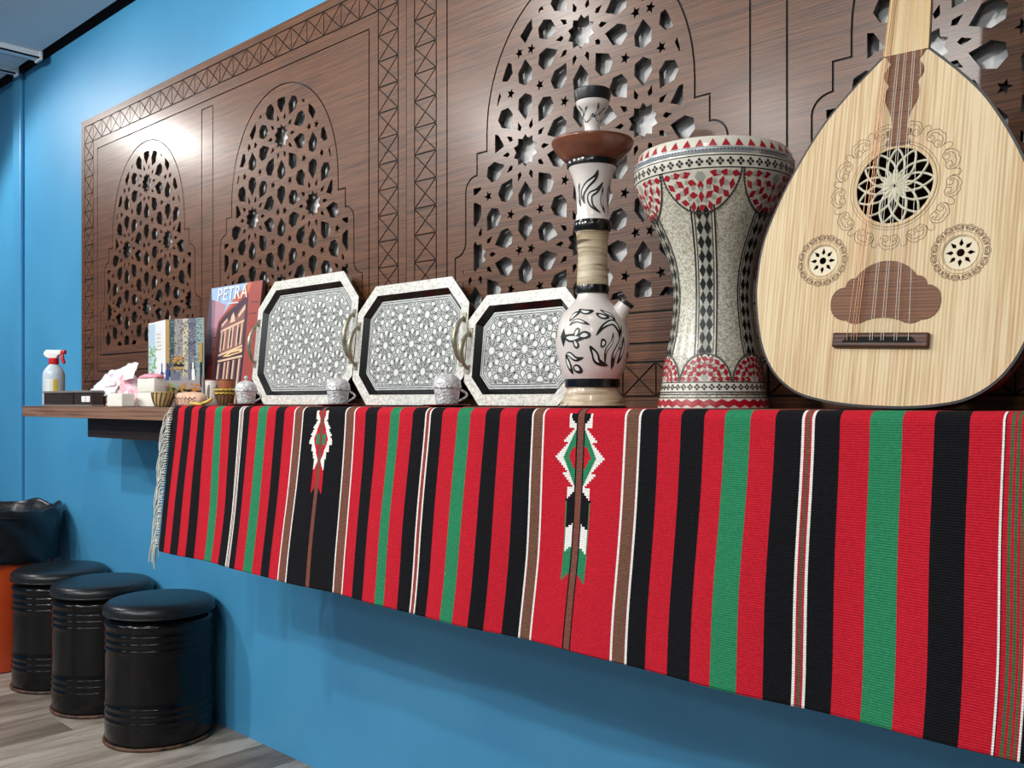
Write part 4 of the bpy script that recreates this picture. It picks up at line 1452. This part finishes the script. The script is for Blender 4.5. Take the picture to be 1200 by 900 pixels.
def make_napkins():
    t = thing('napkin_pack', 'torn pink and white plastic pack of paper napkins', 'napkin pack', (-3.015, -0.252, SHELF_Z))
    pf = lambda u: 0.45 + 0.75 * math.sin(PI * (0.18 + 0.62 * u))
    pink = mat('pink_film', srgb(244, 206, 214), 0.35)
    wh = mat('white_film', srgb(244, 244, 250), 0.3)
    v = coords(pink)
    n = N(pink, 'ShaderNodeTexNoise', Scale=26.0, Detail=2)
    L(pink, v, n.inputs['Vector'])
    L(pink, ramp(pink, n.outputs['Fac'], [(0.40, srgb(240, 180, 194)), (0.52, srgb(247, 226, 230)), (0.62, srgb(250, 240, 242))]), bsdf(pink).inputs['Base Color'])
    obj('film_bag', crumple(-0.160, 0.165, -0.048, 0.030, 0.092, pf, 44, 0.012, 3), pink, t, smooth=25)
    # loose torn flaps of white film on top
    for (x0, x1, ys, zs, am, sd) in ((-0.10, 0.05, -0.046, 0.048, 0.012, 1), (-0.01, 0.165, -0.040, 0.066, 0.012, 5), (-0.145, 0.07, -0.054, 0.022, 0.012, 9)):
        mb = MB()
        nx, ny = 14, 8
        for j in range(ny + 1):
            for i in range(nx + 1):
                u, w_ = i / nx, j / ny
                x = x0 + (x1 - x0) * u
                y = ys + 0.022 * w_ + 0.006 * math.sin(u * 7 + sd) * w_
                z = zs + (0.056 - 0.02 * abs(u - 0.5)) * w_ + 0.022 * u * (1 if sd == 5 else 0.9) + am * noise.noise(Vector((u * 4 + sd, w_ * 4, sd)))
                mb.v.append((x, y, z))
        for j in range(ny):
            for i in range(nx):
                o0 = j * (nx + 1) + i
                mb.f.append((o0, o0 + 1, o0 + nx + 2, o0 + nx + 1))
                mb.m.append(0)
        o = obj('film_flap', mb, wh, t, smooth=40)
        s = o.modifiers.new('thickness', 'SOLIDIFY')
        s.thickness = 0.0012
    def stack(x0, x1, y0, y1, h, label, n):
        s = thing('napkin_stack', label, 'napkins', ((x0 + x1) / 2, (y0 + y1) / 2, SHELF_Z), group='stacks of white paper napkins')
        w, d = (x1 - x0) / 2, (y1 - y0) / 2
        rnd = random.Random(n)
        th = h / n
        for k in range(n):
            e = 0.0015 * (rnd.random() - 0.5)
            obj('napkin_bundle', MB().box(-w + e, w + e, -d, d, k * th + 0.0002, (k + 1) * th - 0.0002), M['paper'], s, smooth=0, bevel=min(0.003, th * 0.3))
    stack(-2.893, -2.790, -0.352, -0.312, 0.040, 'low stack of white paper napkins in front of the pink pack', 1)
    s = thing('napkin_stack', 'tall white block of paper napkins with pink film on top', 'napkins', (-2.770, -0.270, SHELF_Z), group='stacks of white paper napkins')
    for k in range(2):
        obj('napkin_bundle', MB().box(-0.056, 0.056, -0.019, 0.019, k * 0.043 + 0.00005, (k + 1) * 0.043 - 0.00005), M['paper'], s, smooth=40, bevel=0.004)
    obj('pink_film', crumple(-0.059, 0.059, -0.022, 0.022, 0.016, lambda u: 1.0, 36, 0.004, 7).xf(Matrix.Translation((0, 0, 0.086))), mat('rose_film', srgb(238, 150, 168), 0.35), s, smooth=25)
make_napkins()

def woven_bowl(name, label, loc, r, h, cols, cat='basket', rope=False):
    t = thing(name, label, cat, loc)
    prof = smooth_prof([(r * 0.55, 0.0), (r * 0.72, h * 0.15), (r * 0.92, h * 0.6), (r, h)], 4)
    obj('bowl_wall', MB().lathe(prof + [(r * 0.93, h), (r * 0.85, h * 0.6), (r * 0.6, h * 0.12), (0.0, h * 0.1)], 36), cols[0], t)
    for k in range(14):
        a0 = 2 * PI * k / 14
        pts = []
        for i in range(7):
            u = i / 6
            z = h * u
            a = a0 + (0.35 * u)
            rr = interp(prof, z) + 0.0008
            pts.append((rr * math.cos(a), rr * math.sin(a), z))
        obj('strand', MB().tube(pts, 0.0017, 5), cols[1], t, smooth=60)
    if rope:
        for zz_ in (h, h * 0.78):
            pts = []
            for i in range(60):
                a = 2 * PI * i / 60
                rr = interp(prof, zz_) + 0.0015
                pts.append((rr * math.cos(a), rr * math.sin(a), zz_ + 0.0014 * math.sin(a * 15)))
            obj('rope_rim', MB().tube(pts, 0.0026, 6, closed=True), cols[2], t, smooth=60)
    else:
        obj('rim', MB().tube([(r * math.cos(2 * PI * i / 36), r * math.sin(2 * PI * i / 36), h) for i in range(36)], 0.002, 6, closed=True), cols[2], t, smooth=60)
    return t
straw = mat('straw', srgb(196, 172, 118), 0.7)
dark_straw = mat('dark_straw', srgb(92, 74, 44), 0.7)
gold = mat('gold_cord', srgb(206, 184, 84), 0.45, 0.2)
woven_bowl('straw_basket', 'small straw basket with dark strands beside the tall napkin block', (-2.598, -0.318, SHELF_Z), 0.030, 0.042, (straw, dark_straw, straw))
woven_bowl('rope_basket', 'small brown basket with gold rope rim left of the leftmost lidded cup', (-2.296, -0.292, CLOTH_Z), 0.0235, 0.042, (mat('brown_basket', srgb(140, 96, 66), 0.7), dark_straw, gold), rope=True)

def make_pouch():
    t = thing('fabric_pouch', 'peach fabric pouch with a dark wavy band, lying left of the white tumbler', 'pouch', (-2.525, -0.272, SHELF_Z), (0, 0, math.radians(2)))
    peach = noise_mat('peach_fabric', [(0.35, srgb(204, 164, 138)), (0.65, srgb(228, 194, 168))], nscale=70, rough=0.85, bump=0.3)
    mb = MB()
    n, m = 28, 12
    for j in range(m + 1):
        a = PI * j / m
        for i in range(n):
            b = 2 * PI * i / n
            sx = abs(math.cos(b)) ** 0.7 * (1 if math.cos(b) > 0 else -1)
            sy = abs(math.sin(b)) ** 0.7 * (1 if math.sin(b) > 0 else -1)
            r = math.sin(a) ** 0.55 if 0 < j < m else 0.0
            mb.v.append((0.072 * sx * r, 0.024 * sy * r, 0.0215 - 0.0213 * (abs(math.cos(a)) ** 0.8) * (1 if math.cos(a) > 0 else -1) + 0.002 * noise.noise(Vector((sx * 5, sy * 3, j)))))
    for j in range(m):
        for i in range(n):
            i2 = (i + 1) % n
            mb.f.append((j * n + i, j * n + i2, (j + 1) * n + i2, (j + 1) * n + i))
            mb.m.append(0)
    obj('pouch_body', mb, peach, t, smooth=80)
    pts = [(-0.045 + 0.105 * i / 40, -0.0235 + 0.30 * max(0.0, abs(-0.045 + 0.105 * i / 40) - 0.04) ** 1.0, 0.024 + 0.0030 * math.sin(i * 0.85)) for i in range(41)]
    obj('wavy_band', MB().tube(pts, 0.0014, 5), mat('brown_thread', srgb(96, 62, 50), 0.8), t, smooth=60)
    pts2 = [(p[0], p[1] - 0.0004, p[2] - 0.007) for p in pts]
    obj('stitched_seam', MB().tube(pts2, 0.0009, 5), mat('rose_thread', srgb(170, 120, 100), 0.8), t, smooth=60)
make_pouch()

def make_tumbler(name, label, X, Y, Z, r, h, body, rim, leaf=False, inside=None):
    t = thing(name, label, 'cup', (X, Y, Z))
    obj('cup_wall', MB().lathe([(r * 0.88, 0.0), (r * 0.92, 0.002), (r, h), (r * 0.93, h), (r * 0.84, 0.004), (0, 0.004)], 36), body, t)
    obj('rim', MB().tube([(r * 0.97 * math.cos(2 * PI * i / 36), r * 0.97 * math.sin(2 * PI * i / 36), h) for i in range(36)], 0.0016, 6, closed=True), rim, t, smooth=60)
    if leaf:
        S = Turned([(r * 0.92, 0.0), (r, h)], math.atan2(-1.585 - Y, -X), 0.0006)
        mb = MB()
        for s0, w_ in ((-0.010, 0.010), (0.012, 0.007)):
            S.leaf(mb, [(s0, h * 0.25), (s0 - 0.003, h * 0.5), (s0, h * 0.82)], w_, 0, 0)
        obj('painted_leaf', mb, mat('grey_green_glaze', srgb(120, 116, 96), 0.5), t, smooth=60)
    return t
cream = speckle('speckled_white_glaze', srgb(214, 210, 200), srgb(232, 229, 222), srgb(240, 238, 232), 300, rough=0.4, coat=0.1)
make_tumbler('tumbler', 'white tumbler with grey leaf and red rim in front of the cliff picture', -2.532, -0.200, SHELF_Z, 0.0205, 0.078, cream, mat('red_rim', srgb(120, 24, 30), 0.4), True)
ct = make_tumbler('clay_cup', 'brown clay cup behind the gold rope basket', -2.470, -0.190, SHELF_Z, 0.0215, 0.078, noise_mat('terracotta', [(0.3, srgb(150, 84, 48)), (0.7, srgb(176, 106, 66))], nscale=40, rough=0.6), mat('clay_rim', srgb(96, 50, 34), 0.5))
obj('handle', MB().tube([(0.0205 + 0.012 * math.sin(PI * u), 0.0, 0.018 + 0.040 * u) for u in [i / 8 for i in range(9)]], 0.003, 8), mat('clay_dark', srgb(110, 62, 40), 0.6), ct, smooth=60)

def make_cord():
    pts = smooth_open([(-0.055, 0.010, 0.004), (-0.035, -0.004, 0.005), (-0.010, 0.004, 0.004), (0.012, -0.003, 0.006), (0.030, 0.004, 0.012), (0.040, 0.010, 0.020)], 6)
    t = thing('tassel_cord', 'yellow gold tassel cord lying at the corner of the striped cloth', 'cord', (-2.375, -0.318, CLOTH_Z))
    obj('twisted_cord', MB().tube(pts, [0.0042 + 0.0008 * math.sin(i * 2.1) for i in range(len(pts))], 8), gold, t, smooth=60)
    tm = MB()
    for k in range(16):
        a = 2 * PI * k / 16
        tm.tube([(-0.052, 0.010 + 0.001 * math.cos(a), 0.005 + 0.001 * math.sin(a)), (-0.068, 0.012 + 0.004 * math.cos(a), 0.005 + 0.0035 * math.sin(a)), (-0.082 - 0.004 * math.sin(k * 3.0), 0.013 + 0.006 * math.cos(a), 0.0052 + 0.004 * math.sin(a))], 0.0009, 4)
    obj('tassel', tm, gold, t, smooth=60)
make_cord()

# lidded coffee cups with saucers
def silver_mat():
    m = mat('white_silver_filigree', srgb(216, 218, 220), 0.32, 0.15, coat=0.3)
    v = coords(m)
    vo = N(m, 'ShaderNodeTexVoronoi', Scale=190.0)
    L(m, v, vo.inputs['Vector'])
    add_bump(m, vo.outputs['Distance'], 0.7, 0.0025)
    n = N(m, 'ShaderNodeTexNoise', Scale=120.0, Detail=2)
    L(m, v, n.inputs['Vector'])
    L(m, ramp(m, n.outputs['Fac'], [(0.36, srgb(186, 190, 196)), (0.5, srgb(226, 228, 228)), (0.7, srgb(244, 245, 244))]), bsdf(m).inputs['Base Color'])
    return m
M['silver'] = silver_mat()
def make_cup(X, Y, s, label):
    t = thing('lidded_cup', label, 'coffee cup', (X, Y, CLOTH_Z + 0.0055), (0, 0, math.radians(45)), 'silvery lidded coffee cups')
    obj('cup_body', MB().lathe(smooth_prof([(0.020 * s, 0.0), (0.0225 * s, 0.003), (0.0245 * s, 0.018 * s), (0.0265 * s, 0.034 * s)], 4), 40), M['silver'], t)
    obj('lid', MB().lathe(smooth_prof([(0.0280 * s, 0.0345 * s), (0.0285 * s, 0.038 * s), (0.0265 * s, 0.048 * s), (0.019 * s, 0.0565 * s), (0.008 * s, 0.061 * s), (0.004 * s, 0.062 * s)], 4), 40), M['silver'], t)
    obj('lid_band', MB().lathe([(0.0262 * s, 0.0325 * s), (0.0292 * s, 0.0335 * s), (0.0292 * s, 0.0365 * s), (0.0275 * s, 0.0375 * s)], 40), M['silver'], t)
    obj('knob', MB().lathe(smooth_prof([(0.003 * s, 0.061 * s), (0.0026 * s, 0.064 * s), (0.005 * s, 0.069 * s), (0.0035 * s, 0.0735 * s), (0.0, 0.075 * s)], 4), 20), M['silver'], t)
    pts = [(0.024 * s + 0.016 * s * math.sin(PI * u), 0.0, 0.007 * s + 0.024 * s * u) for u in [i / 8 for i in range(9)]]
    obj('handle', MB().tube(pts, 0.0026 * s, 8), M['silver'], t, smooth=60)
    sc_ = thing('saucer', label.replace('silvery lidded cup', 'dark saucer under the cup'), 'saucer', (X, Y, CLOTH_Z), group='dark saucers under the lidded cups')
    obj('saucer_plate', MB().lathe([(0.030 * s, 0.0), (0.034 * s, 0.0008), (0.046 * s, 0.0042), (0.047 * s, 0.0052), (0.030 * s, 0.0045), (0.0, 0.0045)], 40), M['inlay_black'], sc_)
    obj('saucer_edge', MB().tube([(0.0468 * s * math.cos(2 * PI * i / 40), 0.0468 * s * math.sin(2 * PI * i / 40), 0.0048) for i in range(40)], 0.0009, 5, closed=True), mat('dark_red_edge', srgb(120, 24, 34), 0.4), sc_, smooth=60)
make_cup(-2.215, -0.278, 0.98, 'silvery lidded cup in front of the picture and the large tray')
make_cup(-1.812, -0.278, 0.98, 'silvery lidded cup in front of the right corner of the large tray')
make_cup(-1.438, -0.278, 1.02, 'silvery lidded cup in front of the middle tray')

# ------------------------------------------------------------------ printed board with cliff temple
def make_print():
    W, Hh = 0.305, 0.378
    t = thing('picture_board', 'printed picture board of a rock-cut temple between red cliffs', 'picture', (-2.775, -0.118, SHELF_Z), (-math.radians(7), 0, 0))
    cm = lambda n, *c: mat(n, srgb(*c), 0.45)
    obj('board', MB().box(0, W, 0, 0.012, 0, Hh), cm('board_edge', 90, 60, 60), t, smooth=0, bevel=0.001)
    names = [('sky', (160, 190, 226)), ('cliff_dark', (78, 70, 84)), ('cliff_pink', (186, 142, 156)), ('cliff_mauve', (150, 112, 134)), ('cliff_red', (160, 70, 62)), ('cliff_shadow', (70, 50, 62)), ('facade', (226, 194, 166)), ('facade_light', (240, 208, 150)), ('facade_dark', (62, 46, 58)), ('facade_mid', (140, 96, 92)), ('cliff_red_light', (204, 108, 82))]
    mats = [cm('print_' + n, *c) for n, c in names]
    I = {n: i for i, (n, _) in enumerate(names)}
    mb = MB()
    lay = [0]
    def P(n, pts):
        lay[0] += 1
        mb.flat([(x * W, z * Hh) for x, z in pts], -0.0003 - 0.00004 * lay[0], I[n])
    def Q(n, pts):          # drawing units of the printed picture: 350 wide
        out = []
        for x, y in pts:
            u = (x - 70) / 350
            yt = 95 - 60 * u
            out.append((min(0.995, max(0.005, u)), min(0.995, max(0.005, 1 - (y - yt) / (918 - yt)))))
        P(n, out)
    P('sky', rect(0.005, 0.995, 0.005, 0.995))
    Q('cliff_pink', [(88, 175), (150, 195), (196, 212), (175, 290), (150, 400), (120, 918), (90, 918)])
    Q('cliff_mauve', [(88, 175), (115, 185), (125, 330), (130, 560), (95, 400)])
    Q('cliff_dark', [(70, 95), (76, 94), (88, 180), (105, 360), (132, 560), (108, 700), (104, 918), (70, 918)])
    Q('cliff_red', [(104, 918), (108, 700), (132, 560), (145, 420), (150, 330), (168, 300), (240, 170), (330, 52), (420, 36), (420, 918)])
    Q('cliff_red_light', [(168, 300), (240, 170), (330, 52), (352, 48), (335, 130), (250, 200)])
    Q('cliff_shadow', [(156, 918), (156, 345), (200, 275), (262, 215), (335, 138), (346, 280), (352, 520), (350, 918)])
    for x0, x1, y0 in ((355, 410, 190), (352, 400, 270), (372, 418, 360), (360, 405, 450), (110, 150, 620), (118, 152, 520), (126, 150, 440)):
        Q('cliff_shadow', [(x0, y0), (x1, y0 - 6), (x1, y0 + 2), (x0, y0 + 5)])
    # temple front: broken pediment and drum above, columns, lower pediment and portico
    Q('facade_mid', [(175, 400), (180, 345), (215, 300), (232, 330), (250, 270), (272, 300), (290, 250), (326, 200), (332, 500), (200, 565), (180, 540)])
    Q('facade', [(178, 352), (214, 305), (214, 322), (180, 372)])
    Q('facade', [(234, 340), (240, 292), (252, 262), (262, 292), (268, 325)])
    Q('facade', [(286, 280), (326, 205), (328, 240), (290, 300)])
    Q('facade', [(176, 392), (330, 312), (330, 328), (176, 408)])
    for x, ya, yb in ((184, 405, 540), (206, 394, 530), (236, 378, 520), (256, 368, 512), (288, 352, 500), (314, 340, 488)):
        Q('facade', [(x, ya), (x + 9, ya - 4), (x + 9, yb - 4), (x, yb)])
    for x, ya, yb in ((194, 418, 520), (246, 395, 500), (298, 370, 480)):
        Q('facade_dark', [(x, ya), (x + 11, ya - 5), (x + 11, yb - 5), (x, yb)])
    Q('facade', [(180, 560), (336, 488), (336, 505), (180, 574)])
    Q('facade_light', [(210, 575), (262, 532), (338, 512), (338, 540), (250, 572)])
    Q('facade_mid', [(236, 566), (264, 545), (320, 530), (322, 540)])
    Q('facade', [(180, 600), (342, 560), (342, 576), (180, 614)])
    Q('facade_dark', [(162, 918), (166, 620), (345, 578), (348, 918)])
    for x, ya in ((184, 622), (226, 612), (250, 606), (284, 598), (322, 588)):
        Q('facade', [(x, ya), (x + 13, ya - 3), (x + 13, 918), (x, 918)])
        Q('facade_mid', [(x + 9, ya), (x + 17, ya - 3), (x + 17, 918), (x + 9, 918)])
    obj('printed_scene', mb, mats, t, smooth=0)
    fc = bpy.data.curves.new('lettering', 'FONT')
    fc.body = 'PETRA'
    fc.size = 0.058
    fc.extrude = 0.0003
    fc.space_character = 1.1
    fo = bpy.data.objects.new('lettering', fc)
    C.objects.link(fo)
    dg = bpy.context.evaluated_depsgraph_get()
    me = bpy.data.meshes.new_from_object(fo.evaluated_get(dg))
    bpy.data.objects.remove(fo)
    me.materials.clear()
    me.materials.append(cm('print_white', 244, 246, 248))
    lo = bpy.data.objects.new('lettering', me)
    C.objects.link(lo)
    lo.parent = t
    lo.rotation_euler = (PI / 2, 0, 0)
    lo.location = (W * 0.17, -0.0030, Hh * 0.875)
    P2 = MB().box(W * 0.40, W * 0.60, -0.0028, -0.0024, Hh * 0.838, Hh * 0.848)
    obj('subtitle_line', P2, cm('print_pale', 214, 224, 238), t, smooth=0)
make_print()

def make_leaflet():
    t = thing('folded_leaflet', 'folded card with a plant page and a page of bottles and bowls', 'leaflet', (-2.842, -0.190, SHELF_Z))
    Hh = 0.272
    cm = lambda n, *c: mat(n, srgb(*c), 0.4)
    mats = [cm('leaf_white', 236, 240, 240), cm('leaf_blue', 190, 216, 232), cm('leaf_green', 128, 176, 70), cm('leaf_teal', 60, 84, 84), cm('leaf_mauve', 152, 148, 150), cm('leaf_cream', 196, 190, 164),
            cm('leaf_slate', 104, 108, 126), cm('leaf_aqua', 138, 164, 164), cm('leaf_gold', 178, 142, 70), cm('leaf_navy', 50, 70, 140), cm('leaf_fruit', 186, 110, 66), cm('leaf_black', 34, 30, 34), cm('leaf_ochre', 176, 140, 84)]
    def page(w, ang, right):
        M_ = Matrix.Rotation(ang, 4, 'Z')
        sg = 1 if right else -1
        x0, x1 = (0, w) if right else (-w, 0)
        obj('page', MB().box(x0, x1, 0, 0.0025, 0, Hh).xf(M_), mats[0], t, smooth=0)
        mb = MB()
        lay = [0]
        def P(pts, mi):
            lay[0] += 1
            mb.flat([(x0 + (x1 - x0) * x, Hh * z) for x, z in pts], -0.0003 - 0.000004 * lay[0], mi)
        def disc(cx, cz, rx, rz, mi):
            P([(cx + rx * math.cos(2 * PI * q / 14), cz + rz * math.sin(2 * PI * q / 14)) for q in range(8)], mi)
        rnd = random.Random(5 if right else 6)
        if not right:
            P(rect(0.02, 0.40, 0.02, 0.98), 1)
            for q in range(46):
                disc(0.05 + 0.42 * rnd.random(), 0.36 + 0.34 * rnd.random(), 0.045, 0.022, 2)
            for q in range(5):
                P(rect(0.50, 0.72 + 0.1 * rnd.random(), 0.66 + q * 0.045, 0.672 + q * 0.045), 5)
            for q in range(10):
                disc(0.3 + 0.65 * rnd.random(), 0.28 + 0.1 * rnd.random(), 0.05, 0.02, 10)
            disc(0.80, 0.36, 0.09, 0.05, 9)
            P(rect(0.77, 0.83, 0.40, 0.50), 9)
        else:
            xs = [0, 0.10, 0.24, 0.46, 0.60, 0.80, 1.0]
            for q, mi in enumerate((12, 3, 4, 5, 6, 7)):
                P(rect(xs[q], xs[q + 1], 0.0, 1.0), mi)
            for q in range(620):     # patterned hangings
                cx, cz = 0.11 + 0.86 * rnd.random(), 0.35 + 0.63 * rnd.random()
                disc(cx, cz, 0.016, 0.009, rnd.choice((5, 11, 4, 7, 6, 11, 3)))
            P(rect(0.0, 1.0, 0.0, 0.34), 4)
            disc(0.32, 0.46, 0.19, 0.045, 11)
            for q in range(26):
                disc(0.18 + 0.28 * rnd.random(), 0.47 + 0.09 * rnd.random(), 0.035, 0.018, rnd.choice((8, 10, 8)))
            disc(0.32, 0.425, 0.17, 0.030, 8)
            P([(0.27, 0.40), (0.37, 0.40), (0.42, 0.30), (0.22, 0.30)], 6)
            for cx, mi in ((0.02, 9), (0.70, 0), (0.16, 6), (0.62, 6)):
                P(rect(cx, cx + 0.09, 0.30, 0.42), mi)
                P(rect(cx + 0.025, cx + 0.065, 0.42, 0.50), mi)
            P(rect(0.90, 0.98, 0.50, 0.72), 8)
            P(rect(0.92, 0.97, 0.22, 0.50), 11)
            for bx, mi in ((0.20, 2), (0.52, 8), (0.80, 10)):
                disc(bx, 0.16, 0.17, 0.055, 11)
                for q in range(22):
                    disc(bx - 0.13 + 0.26 * rnd.random(), 0.15 + 0.10 * rnd.random(), 0.035, 0.020, rnd.choice((mi, 8, 10)))
        mb.xf(M_)
        obj('page_print', mb, mats, t, smooth=0)
    page(0.190, math.radians(-10), False)
    page(0.160, math.radians(17), True)
make_leaflet()

# ------------------------------------------------------------------ stools and bin
M['drum_black'] = noise_mat('black_drum_paint', [(0.3, srgb(8, 9, 11)), (0.7, srgb(13, 14, 17))], nscale=8, rough=0.14)
bsdf(M['drum_black']).inputs['Specular IOR Level'].default_value = 0.3
M['vinyl'] = noise_mat('black_vinyl', [(0.3, srgb(20, 24, 28)), (0.7, srgb(28, 32, 36))], nscale=200, rough=0.32, bump=0.1)
bsdf(M['vinyl']).inputs['Specular IOR Level'].default_value = 0.35
M['rust'] = noise_mat('rusty_bead', [(0.4, srgb(30, 24, 22)), (0.6, srgb(96, 64, 44))], nscale=40, rough=0.6)
def make_stool():
    t = thing('drum_stool', '', 'stool', (0, 0, 0), group='black drum stools along the blue wall')
    r = 0.163
    prof = [(r - 0.006, 0.004), (r, 0.012)]
    def beads(z0, n):
        for k in range(n):
            z = z0 + k * 0.021
            for q in range(7):
                u = q / 6
                prof.append((r + 0.0026 * math.sin(PI * u), z + 0.015 * u))
    prof.append((r, 0.065))
    beads(0.070, 3)
    prof.append((r, 0.15))
    prof.append((r, 0.27))
    beads(0.285, 3)
    prof.append((r, 0.355))
    prof += [(r + 0.003, 0.360), (r + 0.003, 0.368), (r - 0.002, 0.374), (r - 0.014, 0.380), (r - 0.016, 0.386)]
    obj('drum_body', MB().lathe(prof, 64), M['drum_black'], t, smooth=50)
    obj('bottom_bead', MB().tube([((r + 0.001) * math.cos(2 * PI * i / 64), (r + 0.001) * math.sin(2 * PI * i / 64), 0.006) for i in range(64)], 0.0055, 8, closed=True), M['rust'], t, smooth=60)
    cs = smooth_prof([(r - 0.018, 0.384), (r - 0.004, 0.386), (r + 0.004, 0.396), (r + 0.004, 0.410), (r - 0.006, 0.421), (r - 0.030, 0.428), (0.07, 0.432), (0.0, 0.433)], 4)
    cu = obj('seat_cushion', MB().lathe(cs, 64), M['vinyl'], t, smooth=60)
    obj('piping', MB().tube([((r + 0.004) * math.cos(2 * PI * i / 64), (r + 0.004) * math.sin(2 * PI * i / 64), 0.392) for i in range(64)], 0.003, 8, closed=True), M['vinyl'], cu, smooth=60)
    return t
st = make_stool()
SPOTS = [(-2.905, -0.178, 'black drum stool nearest the viewer, rightmost of the three'), (-3.338, -0.176, 'black drum stool in the middle of the three'), (-3.722, -0.176, 'black drum stool beside the orange bin')]
for i, (x, y, lb) in enumerate(SPOTS):
    o = st if i == 0 else dup(st)
    o.location = (x, y, 0)
    o.scale.z = 1.018
    o.rotation_euler.z = i * 1.3
    o['label'] = lb

def make_bin():
    t = thing('rubbish_bin', 'orange rubbish bin lined with a black plastic bag', 'bin', (-4.165, -0.262, 0))
    obj('bin_body', MB().lathe([(0.185, 0.004), (0.190, 0.010), (0.222, 0.56), (0.228, 0.565), (0.228, 0.58), (0.215, 0.58), (0.182, 0.02), (0.0, 0.02)], 56), noise_mat('orange_plastic', [(0.3, srgb(190, 66, 24)), (0.7, srgb(206, 78, 32))], nscale=6, rough=0.4), t, smooth=40)
    bag = mat('black_bag_film', srgb(22, 24, 28), 0.32)
    n = 120
    prof = [(0.218, 0.425), (0.232, 0.43), (0.238, 0.50), (0.243, 0.57), (0.244, 0.615), (0.238, 0.632), (0.222, 0.625), (0.205, 0.58), (0.195, 0.45), (0.15, 0.34), (0.0, 0.32)]
    prof = smooth_prof(prof, 4)
    mb = MB()
    for j, (r, z) in enumerate(prof):
        for i in range(n):
            a = 2 * PI * i / n
            p = Vector((math.cos(a) * 2.6, math.sin(a) * 2.6, z * 7))
            d = 0.012 * noise.noise(p) + 0.007 * abs(noise.noise(p * 2.7 + Vector((a * 0.5, 3, z * 20)))) + 0.004 * math.sin(9 * a + z * 40)
            dz = 0.016 * noise.noise(Vector((math.cos(a) * 3, math.sin(a) * 3, 9))) * (1 if z > 0.55 or z < 0.45 else 0.5)
            rr = max(0.0, r + (d if r > 0.1 else 0) * 0.8)
            mb.v.append((rr * math.cos(a), rr * math.sin(a), z + dz))
    for j in range(len(prof) - 1):
        for i in range(n):
            i2 = (i + 1) % n
            mb.f.append((j * n + i, j * n + i2, (j + 1) * n + i2, (j + 1) * n + i))
            mb.m.append(0)
    obj('bin_bag', mb, bag, t, smooth=50)['label'] = 'black plastic bag folded over the rim'
    fold = MB()
    for (a0, a1, z0, z1) in ((-1.6, -0.2, 0.47, 0.50), (-1.4, 0.1, 0.615, 0.60), (-1.9, -0.9, 0.53, 0.45)):
        pts = []
        for q in range(13):
            u = q / 12
            a = a0 + (a1 - a0) * u
            pts.append(((0.246 + 0.003 * math.sin(u * 7)) * math.cos(a), (0.246 + 0.003 * math.sin(u * 7)) * math.sin(a), z0 + (z1 - z0) * u + 0.01 * math.sin(u * 3)))
        fold.tube(pts, [0.002 + 0.007 * math.sin(PI * q / 12) for q in range(13)], 6)
    obj('bag_fold', fold, bag, t, smooth=60)
make_bin()
